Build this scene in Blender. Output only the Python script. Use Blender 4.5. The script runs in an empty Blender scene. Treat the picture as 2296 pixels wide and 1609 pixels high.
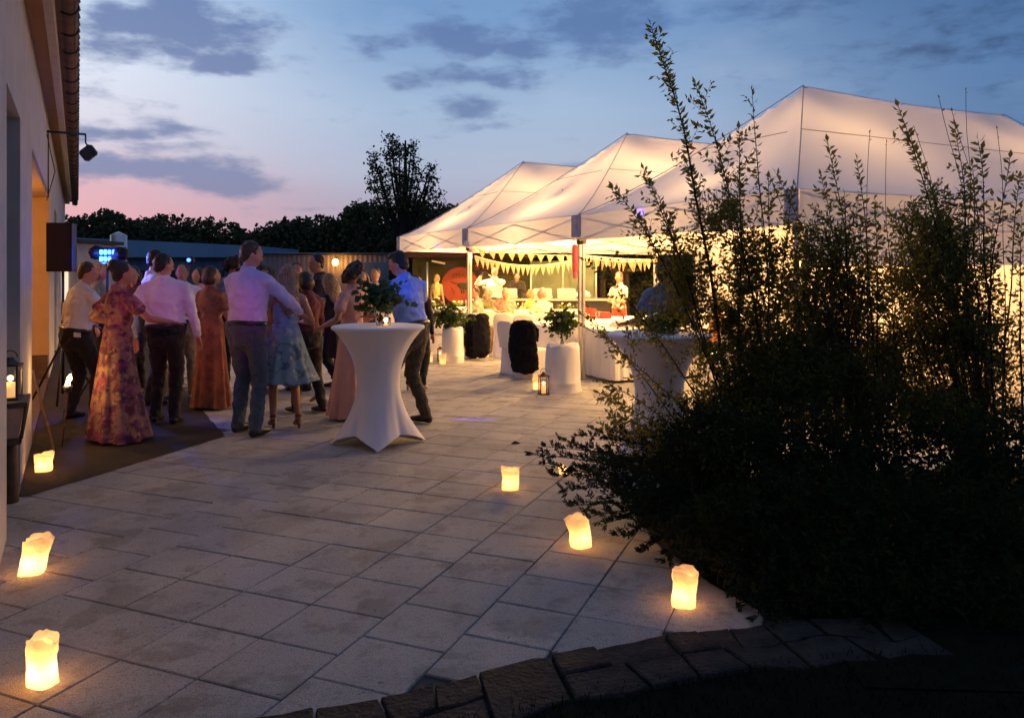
import bpy, bmesh, math, random
from mathutils import Vector, Matrix, Euler, noise
random.seed(7)
R = math.radians
sc = bpy.context.scene
col = sc.collection

# ---------------------------------------------------------------- camera
CAMH, FPX, HOR = 1.62, 1745.0, 605.0   # reference frame 2296 x 1609, horizon at row 605
cam_d = bpy.data.cameras.new('camera'); cam_d.sensor_width = 36; cam_d.lens = 36*FPX/2296
cam_d.clip_end = 3000; cam_d.clip_start = .05
cam = bpy.data.objects.new('camera', cam_d); col.objects.link(cam)
cam.location = (0, 0, CAMH); cam.rotation_euler = (R(90), 0, 0)
cam_d.shift_y = -(804.5-HOR)/2296     # upright verticals, as in the photograph
sc.camera = cam

def ray(x, y):
    return ((x-1148)/FPX, 1.0, -(y-HOR)/FPX)
def G(x, y, z=0.0):                      # a place on the ground, read off the photograph
    r = ray(x, y); t = (z-CAMH)/r[2]; return Vector((r[0]*t, r[1]*t, z))
def at(x, y, Y):                         # a place at a known distance
    r = ray(x, y); t = Y/r[1]; return Vector((r[0]*t, Y, CAMH+r[2]*t))

# ---------------------------------------------------------------- node helpers
class N:
    def __init__(s, tree): s.t = tree
    def new(s, ty, **kw):
        n = s.t.nodes.new(ty)
        for k, v in kw.items(): setattr(n, k, v)
        return n
    def put(s, sock, v):
        if hasattr(v, 'links') or isinstance(v, bpy.types.NodeSocket): s.t.links.new(v, sock)
        elif isinstance(v, (tuple, list)) and len(v) == 3 and sock.type == 'RGBA': sock.default_value = (*v, 1)
        else: sock.default_value = v
    def m(s, op, a, b=0.0, c=0.0, clamp=False):
        n = s.new('ShaderNodeMath', operation=op, use_clamp=clamp)
        s.put(n.inputs[0], a); s.put(n.inputs[1], b)
        if op in ('MULTIPLY_ADD', 'COMPARE', 'SMOOTH_MIN'): s.put(n.inputs[2], c)
        return n.outputs[0]
    def mix(s, f, a, b, blend='MIX'):
        n = s.new('ShaderNodeMix', data_type='RGBA', blend_type=blend)
        s.put(n.inputs[0], f); s.put(n.inputs[6], a); s.put(n.inputs[7], b)
        return n.outputs[2]
    def noise(s, vec, scale, detail=3, rough=.5, out=0):
        n = s.new('ShaderNodeTexNoise'); n.inputs['Scale'].default_value = scale
        n.inputs['Detail'].default_value = detail; n.inputs['Roughness'].default_value = rough
        if vec is not None: s.put(n.inputs['Vector'], vec)
        return n.outputs[out]
    def ramp(s, f, stops):
        n = s.new('ShaderNodeValToRGB'); e = n.color_ramp.elements
        while len(e) < len(stops): e.new(.5)
        for i, (p, c) in enumerate(stops):
            e[i].position = p; e[i].color = (*c, 1) if len(c) == 3 else c
        s.put(n.inputs[0], f); return n.outputs[0]
    def step(s, v, a, b):
        n = s.new('ShaderNodeMapRange', interpolation_type='SMOOTHSTEP')
        s.put(n.inputs[0], v); n.inputs[1].default_value = a; n.inputs[2].default_value = b
        return n.outputs[0]

def lin(r, g, b):
    def f(c):
        c /= 255; return c/12.92 if c <= .04045 else ((c+.055)/1.055)**2.4
    return (f(r), f(g), f(b))

# ---------------------------------------------------------------- world: dusk sky
world = bpy.data.worlds.new('World'); sc.world = world; world.use_nodes = True
wt = world.node_tree; wt.nodes.clear(); w = N(wt)
tc = w.new('ShaderNodeTexCoord').outputs['Generated']
sep = w.new('ShaderNodeSeparateXYZ'); w.put(sep.inputs[0], tc)
sx, sy, sz = sep.outputs
az = w.m('ARCTAN2', sx, sy)                      # 0 straight ahead, negative to the left
el = w.m('ARCSINE', sz)
comb = w.new('ShaderNodeCombineXYZ'); w.put(comb.inputs[0], az); w.put(comb.inputs[1], w.m('MULTIPLY', el, 2.6)); cvec = comb.outputs[0]
n1 = w.noise(cvec, 5.0, 5, .55); n2 = w.noise(cvec, 13.0, 4, .55)
wc = w.noise(cvec, 9.0, 3, .5, out=1)
wsep = w.new('ShaderNodeSeparateColor'); w.put(wsep.inputs[0], wc)
azw = w.m('ADD', az, w.m('MULTIPLY', w.m('SUBTRACT', wsep.outputs[0], .5), .10))
elw = w.m('ADD', el, w.m('MULTIPLY', w.m('SUBTRACT', wsep.outputs[1], .5), .045))
west = w.ramp(el, [(0, lin(206, 128, 132)), (.035, lin(228, 150, 152)), (.095, lin(218, 160, 170)), (.15, lin(212, 202, 214)),
                   (.23, lin(214, 220, 234)), (.33, lin(178, 204, 232)), (.6, lin(100, 130, 176)), (1, lin(76, 102, 148))])
mid = w.ramp(el, [(0, lin(176, 132, 144)), (.05, lin(158, 142, 164)), (.12, lin(158, 168, 192)), (.2, lin(142, 168, 200)),
                  (.31, lin(92, 138, 188)), (.5, lin(72, 110, 160)), (1, lin(76, 102, 148))])
east = w.ramp(el, [(0, lin(82, 98, 132)), (.12, lin(76, 112, 156)), (.22, lin(58, 106, 158)), (.33, lin(34, 84, 138)), (.6, lin(46, 84, 138)), (1, lin(76, 102, 148))])
aabs = az
base = w.mix(w.step(az, -.62, -.10), west, mid)
base = w.mix(w.step(az, .05, .62), base, east)
behind = w.step(w.m('ABSOLUTE', az), 1.2, 2.4)
base = w.mix(behind, base, w.ramp(el, [(0, lin(72, 84, 118)), (.3, lin(62, 88, 134)), (1, lin(76, 102, 148))]))
clouds = [(400, 62, 185, 46, 1.0), (330, 110, 150, 26, .9), (470, 142, 80, 22, .95), (560, 30, 40, 20, .5), (300, 284, 125, 15, .9), (215, 300, 60, 8, .6), (400, 330, 80, 14, .6),
          (330, 378, 190, 20, .95), (470, 400, 140, 20, .95), (700, 470, 170, 8, .35), (1050, 88, 110, 28, .95), (850, 105, 55, 16, .7), (1180, 120, 80, 22, .8),
          (1340, 58, 130, 52, 1.0), (1070, 165, 110, 20, .95), (920, 182, 55, 10, .7), (1040, 245, 90, 26, .7), (655, 140, 45, 22, .28),
          (1285, 376, 60, 11, .75), (2150, 95, 260, 40, .5), (1750, 15, 300, 22, .45), (1000, 20, 120, 16, .3), (230, 215, 90, 14, .3), (1060, 290, 70, 12, .5)]
tot = None
for (cx_, cy_, rx_, ry_, s_) in clouds:
    r_ = Vector(ray(cx_, cy_)).normalized(); a0 = math.atan2(r_.x, r_.y); e0 = math.asin(r_.z)
    da = w.m('DIVIDE', w.m('SUBTRACT', azw, a0), rx_/FPX*1.18); de = w.m('DIVIDE', w.m('SUBTRACT', elw, e0), ry_/FPX*1.5)
    q = w.m('ADD', w.m('MULTIPLY', da, da), w.m('MULTIPLY', de, de))
    g = w.m('MULTIPLY', w.m('EXPONENT', w.m('MULTIPLY', q, -1.0)), s_)
    tot = g if tot is None else w.m('MAXIMUM', tot, g)
n3 = w.noise(cvec, 34.0, 5, .65)
edge = w.m('ADD', tot, w.m('MULTIPLY', w.m('SUBTRACT', n2, .5), 1.5))
edge = w.m('ADD', edge, w.m('MULTIPLY', w.m('SUBTRACT', n3, .5), .7))
edge = w.m('ADD', edge, w.m('MULTIPLY', w.m('SUBTRACT', n1, .5), .5))
cmask = w.step(edge, .14, .86)
other = w.m('MULTIPLY', w.step(n1, .55, .75), w.step(el, .36, .5))      # thin clouds overhead as well
cmask = w.m('MAXIMUM', cmask, w.m('MULTIPLY', other, .5))
ccol = w.mix(w.step(az, -.5, .2), w.ramp(el, [(0, lin(150, 126, 150)), (.12, lin(112, 124, 164)), (.3, lin(84, 110, 162)), (1, lin(76, 100, 146))]),
             w.ramp(el, [(0, lin(110, 116, 148)), (.16, lin(96, 120, 162)), (.3, lin(62, 102, 158)), (1, lin(76, 100, 146))]))
ccol = w.mix(w.step(az, .2, .6), ccol, lin(22, 56, 100))
wisps = w.m('MULTIPLY', w.m('SUBTRACT', n1, .5), .6)
base = w.mix(w.m('ADD', .0, w.m('MAXIMUM', wisps, 0.0)), base, lin(190, 196, 216))
skyc = w.mix(w.m('MULTIPLY', cmask, .92), base, ccol)
hs = w.new('ShaderNodeHueSaturation'); hs.inputs['Saturation'].default_value = .86; hs.inputs['Value'].default_value = 1.06; w.put(hs.inputs['Color'], skyc)
below = w.step(el, -.05, 0.0)
skyc = w.mix(below, lin(30, 30, 36), hs.outputs[0])
bg = w.new('ShaderNodeBackground'); w.put(bg.inputs[0], skyc); bg.inputs[1].default_value = 1.0
wo = w.new('ShaderNodeOutputWorld'); wt.links.new(bg.outputs[0], wo.inputs[0])

sc.view_settings.view_transform = 'Standard'; sc.view_settings.look = 'None'
sc.view_settings.exposure = .18; sc.view_settings.gamma = 1; sc.view_settings.use_curve_mapping = False
sc.render.engine = 'CYCLES'
cy = sc.cycles
cy.use_denoising = True; cy.max_bounces = 8; cy.diffuse_bounces = 4; cy.transmission_bounces = 6; cy.transparent_max_bounces = 8
cy.sample_clamp_indirect = 6; cy.use_light_tree = True
try: cy.denoiser = 'OPENIMAGEDENOISE'
except Exception: pass

# ---------------------------------------------------------------- object helpers
def tag(o, label=None, cat=None, group=None, kind=None):
    if label: o['label'] = label
    if cat: o['category'] = cat
    if group: o['group'] = group
    if kind: o['kind'] = kind
    return o
def empty(name, loc=(0, 0, 0), rz=0, label=None, cat=None, group=None):
    o = bpy.data.objects.new(name, None); col.objects.link(o)
    o.location = loc; o.rotation_euler = (0, 0, rz); o.empty_display_size = .1
    return tag(o, label, cat, group)
def link(name, me, mat=None, parent=None, smooth=True, loc=None):
    if mat is not None:
        me.materials.clear(); me.materials.append(mat)
    if smooth and len(me.polygons):
        me.polygons.foreach_set('use_smooth', [True]*len(me.polygons))
    o = bpy.data.objects.new(name, me); col.objects.link(o)
    if parent is not None: o.parent = parent
    if loc is not None: o.location = loc
    return o
def bm_obj(name, bm, mat=None, parent=None, smooth=True, loc=None):
    me = bpy.data.meshes.new(name); bm.to_mesh(me); bm.free()
    return link(name, me, mat, parent, smooth, loc)
def py_obj(name, v, f, mat=None, parent=None, smooth=False, loc=None):
    me = bpy.data.meshes.new(name); me.from_pydata(v, [], f); me.update()
    return link(name, me, mat, parent, smooth, loc)
def copy_tree(o, parent=None):
    c = o.copy(); col.objects.link(c)
    if parent is not None: c.parent = parent
    for ch in list(o.children): copy_tree(ch, c)
    return c
def box(bm, c, s, rot=None, bevel=0):
    r = bmesh.ops.create_cube(bm, size=1)
    M = Matrix.Translation(Vector(c)) @ (rot.to_4x4() if rot is not None else Matrix.Identity(4)) @ Matrix.Diagonal((*s, 1))
    bmesh.ops.transform(bm, matrix=M, verts=r['verts'])
    if bevel:
        es = list({e for v in r['verts'] for e in v.link_edges})
        bmesh.ops.bevel(bm, geom=es, offset=bevel, segments=2, affect='EDGES')
def ball(bm, c, s, rot=None, u=14, v=9):
    r = bmesh.ops.create_uvsphere(bm, u_segments=u, v_segments=v, radius=1)
    M = Matrix.Translation(Vector(c)) @ (rot.to_4x4() if rot is not None else Matrix.Identity(4)) @ Matrix.Diagonal((*s, 1))
    bmesh.ops.transform(bm, matrix=M, verts=r['verts'])
def tube(bm, pts, rad, n=10, ref=None, cap=True):
    """a tube through pts; rad items are r or (r along ref, r across)"""
    pts = [Vector(p) for p in pts]; rings = []; last = None
    for i, p in enumerate(pts):
        t = (pts[min(i+1, len(pts)-1)]-pts[max(i-1, 0)])
        t = t.normalized() if t.length > 1e-9 else Vector((0, 0, 1))
        a = Vector(ref) if ref is not None else (last if last is not None else (Vector((1, 0, 0)) if abs(t.x) < .9 else Vector((0, 1, 0))))
        a = (a-t*a.dot(t)); a = a.normalized() if a.length > 1e-6 else t.orthogonal().normalized()
        last = a; b = t.cross(a)
        r = rad[i] if isinstance(rad, (list, tuple)) else rad
        ra, rb = r if isinstance(r, (tuple, list)) else (r, r)
        rings.append([bm.verts.new(p+a*ra*math.cos(2*math.pi*k/n)+b*rb*math.sin(2*math.pi*k/n)) for k in range(n)])
    for q, s in zip(rings, rings[1:]):
        for k in range(n): bm.faces.new((q[k], q[(k+1) % n], s[(k+1) % n], s[k]))
    if cap:
        for ring, i, d in ((rings[0], 0, -1), (rings[-1], -1, 1)):
            t = (pts[1]-pts[0] if i == 0 else pts[-1]-pts[-2]).normalized()*d
            r = rad[i] if isinstance(rad, (list, tuple)) else rad
            rm = min(r) if isinstance(r, (tuple, list)) else r
            c = bm.verts.new(pts[i]+t*rm*.5)
            for k in range(n):
                fv = (ring[k], ring[(k+1) % n], c); bm.faces.new(fv if d > 0 else fv[::-1])
def lathe(bm, prof, n=24, c=(0, 0, 0)):
    rings = []
    for r, z in prof:
        if r < 1e-5: rings.append([bm.verts.new((c[0], c[1], c[2]+z))])
        else: rings.append([bm.verts.new((c[0]+r*math.cos(2*math.pi*k/n), c[1]+r*math.sin(2*math.pi*k/n), c[2]+z)) for k in range(n)])
    for a, b in zip(rings, rings[1:]):
        for k in range(n):
            A = a[k % len(a)]; B = a[(k+1) % len(a)]; C_ = b[(k+1) % len(b)]; D_ = b[k % len(b)]
            vs = []
            for v in (A, B, C_, D_):
                if v not in vs: vs.append(v)
            if len(vs) > 2: bm.faces.new(vs)
    return rings
_clouds = {}
def cloud_tex(size):
    if size not in _clouds:
        t = bpy.data.textures.new('folds', 'CLOUDS'); t.noise_scale = size; t.noise_depth = 1; _clouds[size] = t
    return _clouds[size]
def fuse(bm, voxel=.012, smooth=3, disp=0.0, dsize=.1):
    """voxel-fuses overlapping closed shapes into one continuous skin"""
    me = bpy.data.meshes.new('tmp'); bm.to_mesh(me); bm.free()
    o = bpy.data.objects.new('tmp', me); col.objects.link(o)
    m = o.modifiers.new('r', 'REMESH'); m.mode = 'VOXEL'; m.voxel_size = voxel
    if smooth:
        s = o.modifiers.new('s', 'SMOOTH'); s.factor = .5; s.iterations = smooth
    if disp:
        d = o.modifiers.new('d', 'DISPLACE'); d.texture = cloud_tex(dsize); d.strength = disp; d.mid_level = .5; d.texture_coords = 'LOCAL'
    dg = bpy.context.evaluated_depsgraph_get()
    out = bpy.data.meshes.new_from_object(o.evaluated_get(dg))
    bpy.data.objects.remove(o); bpy.data.meshes.remove(me)
    return out
def point_light(name, loc, energy, color, radius=.05, parent=None):
    l = bpy.data.lights.new(name, 'POINT'); l.energy = energy; l.color = color; l.shadow_soft_size = radius
    o = bpy.data.objects.new(name, l); col.objects.link(o); o.location = loc
    if parent is not None: o.parent = parent
    return o
def spot_light(name, loc, target, energy, color, angle, blend=.4, radius=.03):
    l = bpy.data.lights.new(name, 'SPOT'); l.energy = energy; l.color = color; l.shadow_soft_size = radius
    l.spot_size = angle; l.spot_blend = blend
    o = bpy.data.objects.new(name, l); col.objects.link(o); o.location = loc
    o.rotation_euler = (Vector(target)-Vector(loc)).to_track_quat('-Z', 'Y').to_euler()
    return o

# ---------------------------------------------------------------- materials
MATS = {}
def mat(name, color=(.5, .5, .5), rough=.6, metal=0.0, var=.0, vscale=8, bump=0.0, bscale=40, color2=None, emit=None, estr=0, alpha=None, spec=None, sheen=0):
    if name in MATS: return MATS[name]
    m = bpy.data.materials.new(name); m.use_nodes = True; n = N(m.node_tree)
    p = m.node_tree.nodes['Principled BSDF']
    p.inputs['Roughness'].default_value = rough; p.inputs['Metallic'].default_value = metal
    if spec is not None: p.inputs['Specular IOR Level'].default_value = spec
    if sheen: p.inputs['Sheen Weight'].default_value = sheen
    oc = n.new('ShaderNodeTexCoord').outputs['Object']
    if var or color2:
        c2 = color2 or tuple(max(0, c*(1-var)) for c in color)
        f = n.step(n.noise(oc, vscale, 4, .6), .35, .68)
        n.put(p.inputs['Base Color'], n.mix(f, color, c2))
    else: p.inputs['Base Color'].default_value = (*color, 1)
    if bump:
        b = n.new('ShaderNodeBump'); b.inputs['Strength'].default_value = bump; b.inputs['Distance'].default_value = .02
        n.put(b.inputs['Height'], n.noise(oc, bscale, 3)); n.put(p.inputs['Normal'], b.outputs[0])
    if emit is not None:
        p.inputs['Emission Color'].default_value = (*emit, 1); p.inputs['Emission Strength'].default_value = estr
    MATS[name] = m; return m

def translucent(name, color, trans=.5, rough=.8, bump=0.0, bscale=10, tcol=None):
    m = bpy.data.materials.new(name); m.use_nodes = True; n = N(m.node_tree); m.node_tree.nodes.clear()
    oc = n.new('ShaderNodeTexCoord').outputs['Object']
    d = n.new('ShaderNodeBsdfDiffuse'); t = n.new('ShaderNodeBsdfTranslucent')
    d.inputs[0].default_value = (*color, 1); t.inputs[0].default_value = (*(tcol or color), 1)
    if bump:
        b = n.new('ShaderNodeBump'); b.inputs['Strength'].default_value = bump; b.inputs['Distance'].default_value = .03
        n.put(b.inputs['Height'], n.noise(oc, bscale, 4)); n.put(d.inputs['Normal'], b.outputs[0]); n.put(t.inputs['Normal'], b.outputs[0])
    mx = n.new('ShaderNodeMixShader'); mx.inputs[0].default_value = trans
    n.put(mx.inputs[1], d.outputs[0]); n.put(mx.inputs[2], t.outputs[0])
    o = n.new('ShaderNodeOutputMaterial'); n.put(o.inputs[0], mx.outputs[0])
    return m

def paving_mat(name, island):
    m = bpy.data.materials.new(name); m.use_nodes = True; n = N(m.node_tree); p = m.node_tree.nodes['Principled BSDF']
    pos = n.new('ShaderNodeNewGeometry').outputs['Position']
    rnd = n.new('ShaderNodeNewGeometry').outputs['Random Per Island'] if island else n.new('ShaderNodeObjectInfo').outputs['Random']
    a = n.mix(rnd, (.41, .405, .39), (.50, .49, .465))
    a = n.mix(n.m('MULTIPLY', n.step(n.noise(pos, 1.3, 5, .6), .42, .72), .40), a, (.19, .175, .155))
    grit = n.noise(pos, 170, 2, .7)
    a = n.mix(n.m('MULTIPLY', n.step(grit, .46, .66), .62), a, (.10, .09, .075))
    a = n.mix(n.m('MULTIPLY', n.step(n.noise(pos, 45, 3, .7), .5, .7), .35), a, (.14, .125, .10))
    a = n.mix(n.m('MULTIPLY', n.step(n.noise(pos, 120, 2, .7), .58, .72), .5), a, (.50, .46, .40))
    a = n.mix(n.m('MULTIPLY', n.step(n.noise(pos, 5, 5, .7), .50, .74), .6), a, (.13, .12, .095))
    a = n.mix(n.m('MULTIPLY', n.step(n.noise(pos, 2.2, 4, .65), .54, .62), .4), a, (.15, .135, .11))
    a = n.mix(n.m('MULTIPLY', n.step(n.noise(pos, 22, 3, .6), .66, .72), .7), a, (.07, .062, .05))
    n.put(p.inputs['Base Color'], a); p.inputs['Roughness'].default_value = .82
    b = n.new('ShaderNodeBump'); b.inputs['Strength'].default_value = .8; b.inputs['Distance'].default_value = .006
    n.put(b.inputs['Height'], grit); n.put(p.inputs['Normal'], b.outputs[0])
    return m

M_stone_tile = paving_mat('exposed_aggregate_paving', False)
M_stone_tile_far = paving_mat('exposed_aggregate_paving_far', True)
M_mortar = mat('paving_joint', (.10, .088, .07), .95, var=.5, vscale=6)
M_asphalt = mat('dark_matting', (.026, .019, .011), .9, var=.45, vscale=3, bump=.5, bscale=160)
M_ground = mat('earth', (.05, .045, .03), .95, var=.4, vscale=.6)
M_lawn = mat('lawn_soil', (.010, .012, .006), 1, var=.5, vscale=12, spec=.1)
M_grass = mat('grass_blade', (.010, .015, .006), .9, var=.4, vscale=3, spec=.1)
M_edge = mat('edging_stone', (.055, .045, .036), .85, color2=(.028, .025, .022), vscale=9, bump=.9, bscale=45, spec=.2)
M_plaster = mat('white_plaster', (.56, .52, .50), .9, var=.12, vscale=2.5, bump=.25, bscale=60)
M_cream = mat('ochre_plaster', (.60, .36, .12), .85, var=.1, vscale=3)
M_fascia = mat('painted_fascia', (.52, .44, .34), .7, var=.15, vscale=5)
M_tile_roof = mat('clay_roof_tile', (.13, .075, .045), .85, var=.4, vscale=6)
M_dark = mat('black_plastic', (.010, .009, .009), .6)
M_darkglass = mat('dark_window_glass', (.02, .02, .025), .15)
M_frame = mat('dark_frame', (.05, .045, .045), .5)
M_zinc = mat('zinc', (.05, .06, .075), .5, .5, var=.3)
M_alu = mat('aluminium_pole', (.62, .60, .57), .38, .75, var=.12)
M_steel = mat('steel', (.72, .72, .70), .25, .95)
M_wood = mat('wood', (.14, .075, .035), .7, var=.4, vscale=9)
M_bark = mat('bark', (.035, .024, .015), .95, var=.4)
M_cotton = mat('white_cotton', (.80, .77, .74), .9, bump=.35, bscale=9, sheen=.2)
M_spandex = mat('white_stretch_cover', (.80, .77, .80), .75, bump=.06, bscale=6, sheen=.2)
M_flower = mat('white_petals', (.78, .76, .68), .8)
M_red = mat('red_plastic', (.55, .04, .03), .5)
M_black_cloth = mat('black_wool', (.008, .008, .010), .95, sheen=.05, spec=.1)
M_flame = mat('flame', (1, .6, .2), .5, emit=(1.0, .55, .16), estr=30)
M_wax = mat('candle_wax', (.8, .7, .5), .5, emit=(1, .5, .15), estr=.8)
M_food = mat('green_centrepiece', (.16, .19, .05), .8, color2=(.5, .45, .25), vscale=30)
M_glass = bpy.data.materials.new('clear_glass'); M_glass.use_nodes = True
_p = M_glass.node_tree.nodes['Principled BSDF']; _p.inputs['Transmission Weight'].default_value = 1; _p.inputs['Roughness'].default_value = .02
_p.inputs['Base Color'].default_value = (.95, .95, .92, 1); _p.inputs['IOR'].default_value = 1.15
M_canopy = translucent('tent_canvas', (.82, .78, .80), .14, bump=.16, bscale=2.2, tcol=(.74, .77, .95))
M_paper = translucent('bag_paper', (.82, .76, .68), .50, bump=.35, bscale=24, tcol=(.95, .78, .55))
M_bunting = translucent('bunting_cloth', (.46, .32, .19), .3)
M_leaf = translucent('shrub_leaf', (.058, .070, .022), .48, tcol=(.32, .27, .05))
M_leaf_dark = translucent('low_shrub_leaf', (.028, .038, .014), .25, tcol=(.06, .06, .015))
M_leaf2 = translucent('pot_leaf', (.05, .085, .028), .25, tcol=(.10, .14, .04))
M_conifer = translucent('juniper_needles', (.028, .044, .020), .12, tcol=(.03, .04, .01))
M_treeleaf = translucent('tree_leaf', (.10, .11, .06), .25, tcol=(.02, .025, .008))

# ================================================================ SETTING
U = Vector((-.487, .873, 0)).normalized(); Nn = Vector((U.y, -U.x, 0))        # along the house wall / out of it
def B(s, p, z=0.0): return U*s + Nn*p + Vector((0, 0, z))
TA = Vector((.374, .927, 0)).normalized(); TB = Vector((TA.y, -TA.x, 0)); TO = Vector((-.70, 4.46, 0))

def sheet(name, pts, z, m, kind='structure'):
    o = py_obj(name, [(p[0], p[1], z) for p in pts], [list(range(len(pts)))], m); return tag(o, kind=kind)
sheet('ground', [(-1500, -60), (1500, -60), (1500, 2500), (-1500, 2500)], -.03, M_ground)

# stone arc at the lower edge of the terrace
ARC = [(-2.2, 2.30), (-1.6, 2.56), (-.88, 2.80), (-.42, 2.95), (.06, 3.21), (.70, 3.43), (1.30, 3.56), (2.0, 3.62), (3.0, 3.58)]
def arc_y(x):
    for (a, b), (c, d) in zip(ARC, ARC[1:]):
        if a <= x <= c: return b+(d-b)*(x-a)/(c-a)
    return ARC[0][1] if x < ARC[0][0] else ARC[-1][1]
terrace = sheet('terrace', [(-14, 1.2), (14, 1.2), (16, 34), (-22, 34)], -.014, M_mortar)
mat_end = G(505, 978)
P_END = mat_end.dot(Nn)
M0 = G(66, 1112)
def on_matting(p):                       # the dark strip along the house
    q = p-M0
    return p.dot(Nn) < P_END and q.dot(TB) < 3.4 and (p-mat_end).dot(Vector((-TA.y, TA.x, 0))) > 0
TW, TL = .410, .369
def tile_bm(seed, w_=TW, l_=TL, rec=.007):
    rr = random.Random(seed); bm = bmesh.new()
    a, b = w_/2-.002-rr.random()*.003, l_/2-.002-rr.random()*.003
    def ring(dx, z): return [bm.verts.new((x*(a-dx), y*(b-dx), z)) for x, y in ((-1, -1), (1, -1), (1, 1), (-1, 1))]
    r0, r1, r2 = ring(0, -.013), ring(0, -rec*.6), ring(.005, 0)
    for q, s in ((r0, r1), (r1, r2)):
        for k in range(4): bm.faces.new((q[k], q[(k+1) % 4], s[(k+1) % 4], s[k]))
    bm.faces.new(r2); return bm
tile_meshes = []
for s_ in range(5):
    me = bpy.data.meshes.new('paving_stone'); b_ = tile_bm(s_); b_.to_mesh(me); b_.free(); me.materials.append(M_stone_tile); tile_meshes.append(me)
cand = []
for i in range(-34, 40):
    for j in range(-8, 60):
        off = (hash((i//1, 3)) % 100)/100.0*0
        stag = .5 if (i*7 + 3) % 5 == 0 else 0
        c = TO + TB*(i+.5)*TW + TA*(j+.5+stag)*TL
        if c.y < 2.0 or c.y > 24: continue
        if on_matting(c) or c.dot(Nn) < -.68: continue
        if c.y < arc_y(c.x)-.13: continue
        if c.x > .9 and 3.3 < c.y < 5.6 and c.x > .95+(c.y-3.4)*-.0: 
            if c.x > 1.5: continue
        if c.x > 1.30 and c.y < 5: continue
        seen = abs(c.x)/c.y < .70 and c.y > 2.3
        cand.append((0 if seen else 1, c.length, i, j, c))
cand.sort(key=lambda t: (t[0], t[1]))
rest = [t for t in cand if not (t[0] == 0)] + [t for t in cand if t[0] == 0][300:]
TROT = math.atan2(TB.y, TB.x)
near = [t for t in cand if t[0] == 0][:300]
for k, t in enumerate(near):
    o = bpy.data.objects.new('paving_stone', random.choice(tile_meshes)); col.objects.link(o); o.parent = terrace
    o.location = (t[4].x, t[4].y, random.uniform(-.0015, .0012)); o.rotation_euler = (random.gauss(0, .0025), random.gauss(0, .0025), TROT+random.gauss(0, .002))
V, F = [], []
for t in rest:
    c = t[4]; z = random.uniform(-.001, .001); a, b = TW/2-.006, TL/2-.006
    k = len(V)
    for z_ in (-.012, z):
        for x, y in ((-1, -1), (1, -1), (1, 1), (-1, 1)): V.append(tuple(c+TB*a*x+TA*b*y+Vector((0, 0, z_))))
    F += [(k+4, k+5, k+6, k+7)]+[(k+q, k+(q+1) % 4, k+4+(q+1) % 4, k+4+q) for q in range(4)]
tag(py_obj('distant_paving', V, F, M_stone_tile_far, terrace), kind='stuff')
# strip of dark matting along the house
ps = [M0+(mat_end-M0)*k/40+TA*.022*noise.noise(Vector((k*.9, 0, 0))) for k in range(41)]
ps += [mat_end+(B(30, P_END)-mat_end)*(k/90)**1.6+Nn*.03*noise.noise(Vector((k*.8, 4, 0))) for k in range(1, 91)]+[B(30, -.37), B(M0.dot(U), -.37)]
sheet('dark_matting', [(p.x, p.y) for p in ps], .004, M_asphalt)
# planting bed and lawn
sheet('planting_bed', [(1.20, 3.63), (1.02, 4.0), (.86, 4.6), (.80, 5.3), (1.2, 5.9), (2.2, 6.1), (4, 6.4), (8, 6.2), (8, 3.4), (3, 3.58), (2.0, 3.65)], .010, M_lawn)
sheet('lawn', [(-3, 1.0), (9, 1.0), (9, 3.6)]+[(x, y-.28) for x, y in reversed(ARC)], .006, M_lawn)
sheet('garden_soil', [(1.36, 3.0), (9, 2.6), (9, 5.2), (3.2, 5.2), (1.7, 4.4), (1.28, 3.72), (1.40, 3.60)], .014, M_lawn)
V, F = [], []
for k in range(9000):
    x = random.uniform(-1.2, 3.4); y = random.uniform(2.1, 3.6)
    if y > arc_y(x)-.30: continue
    h = random.uniform(.02, .055); a = random.random()*6.28; dx, dy = math.cos(a)*.0035, math.sin(a)*.0035
    b = len(V); V += [(x-dx, y-dy, .005), (x+dx, y+dy, .005), (x+random.gauss(0, .015), y+random.gauss(0, .015), h)]; F.append((b, b+1, b+2))
tag(py_obj('grass', V, F, M_grass), 'short dark grass growing below the stone edging', 'grass', kind='stuff')

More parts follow.
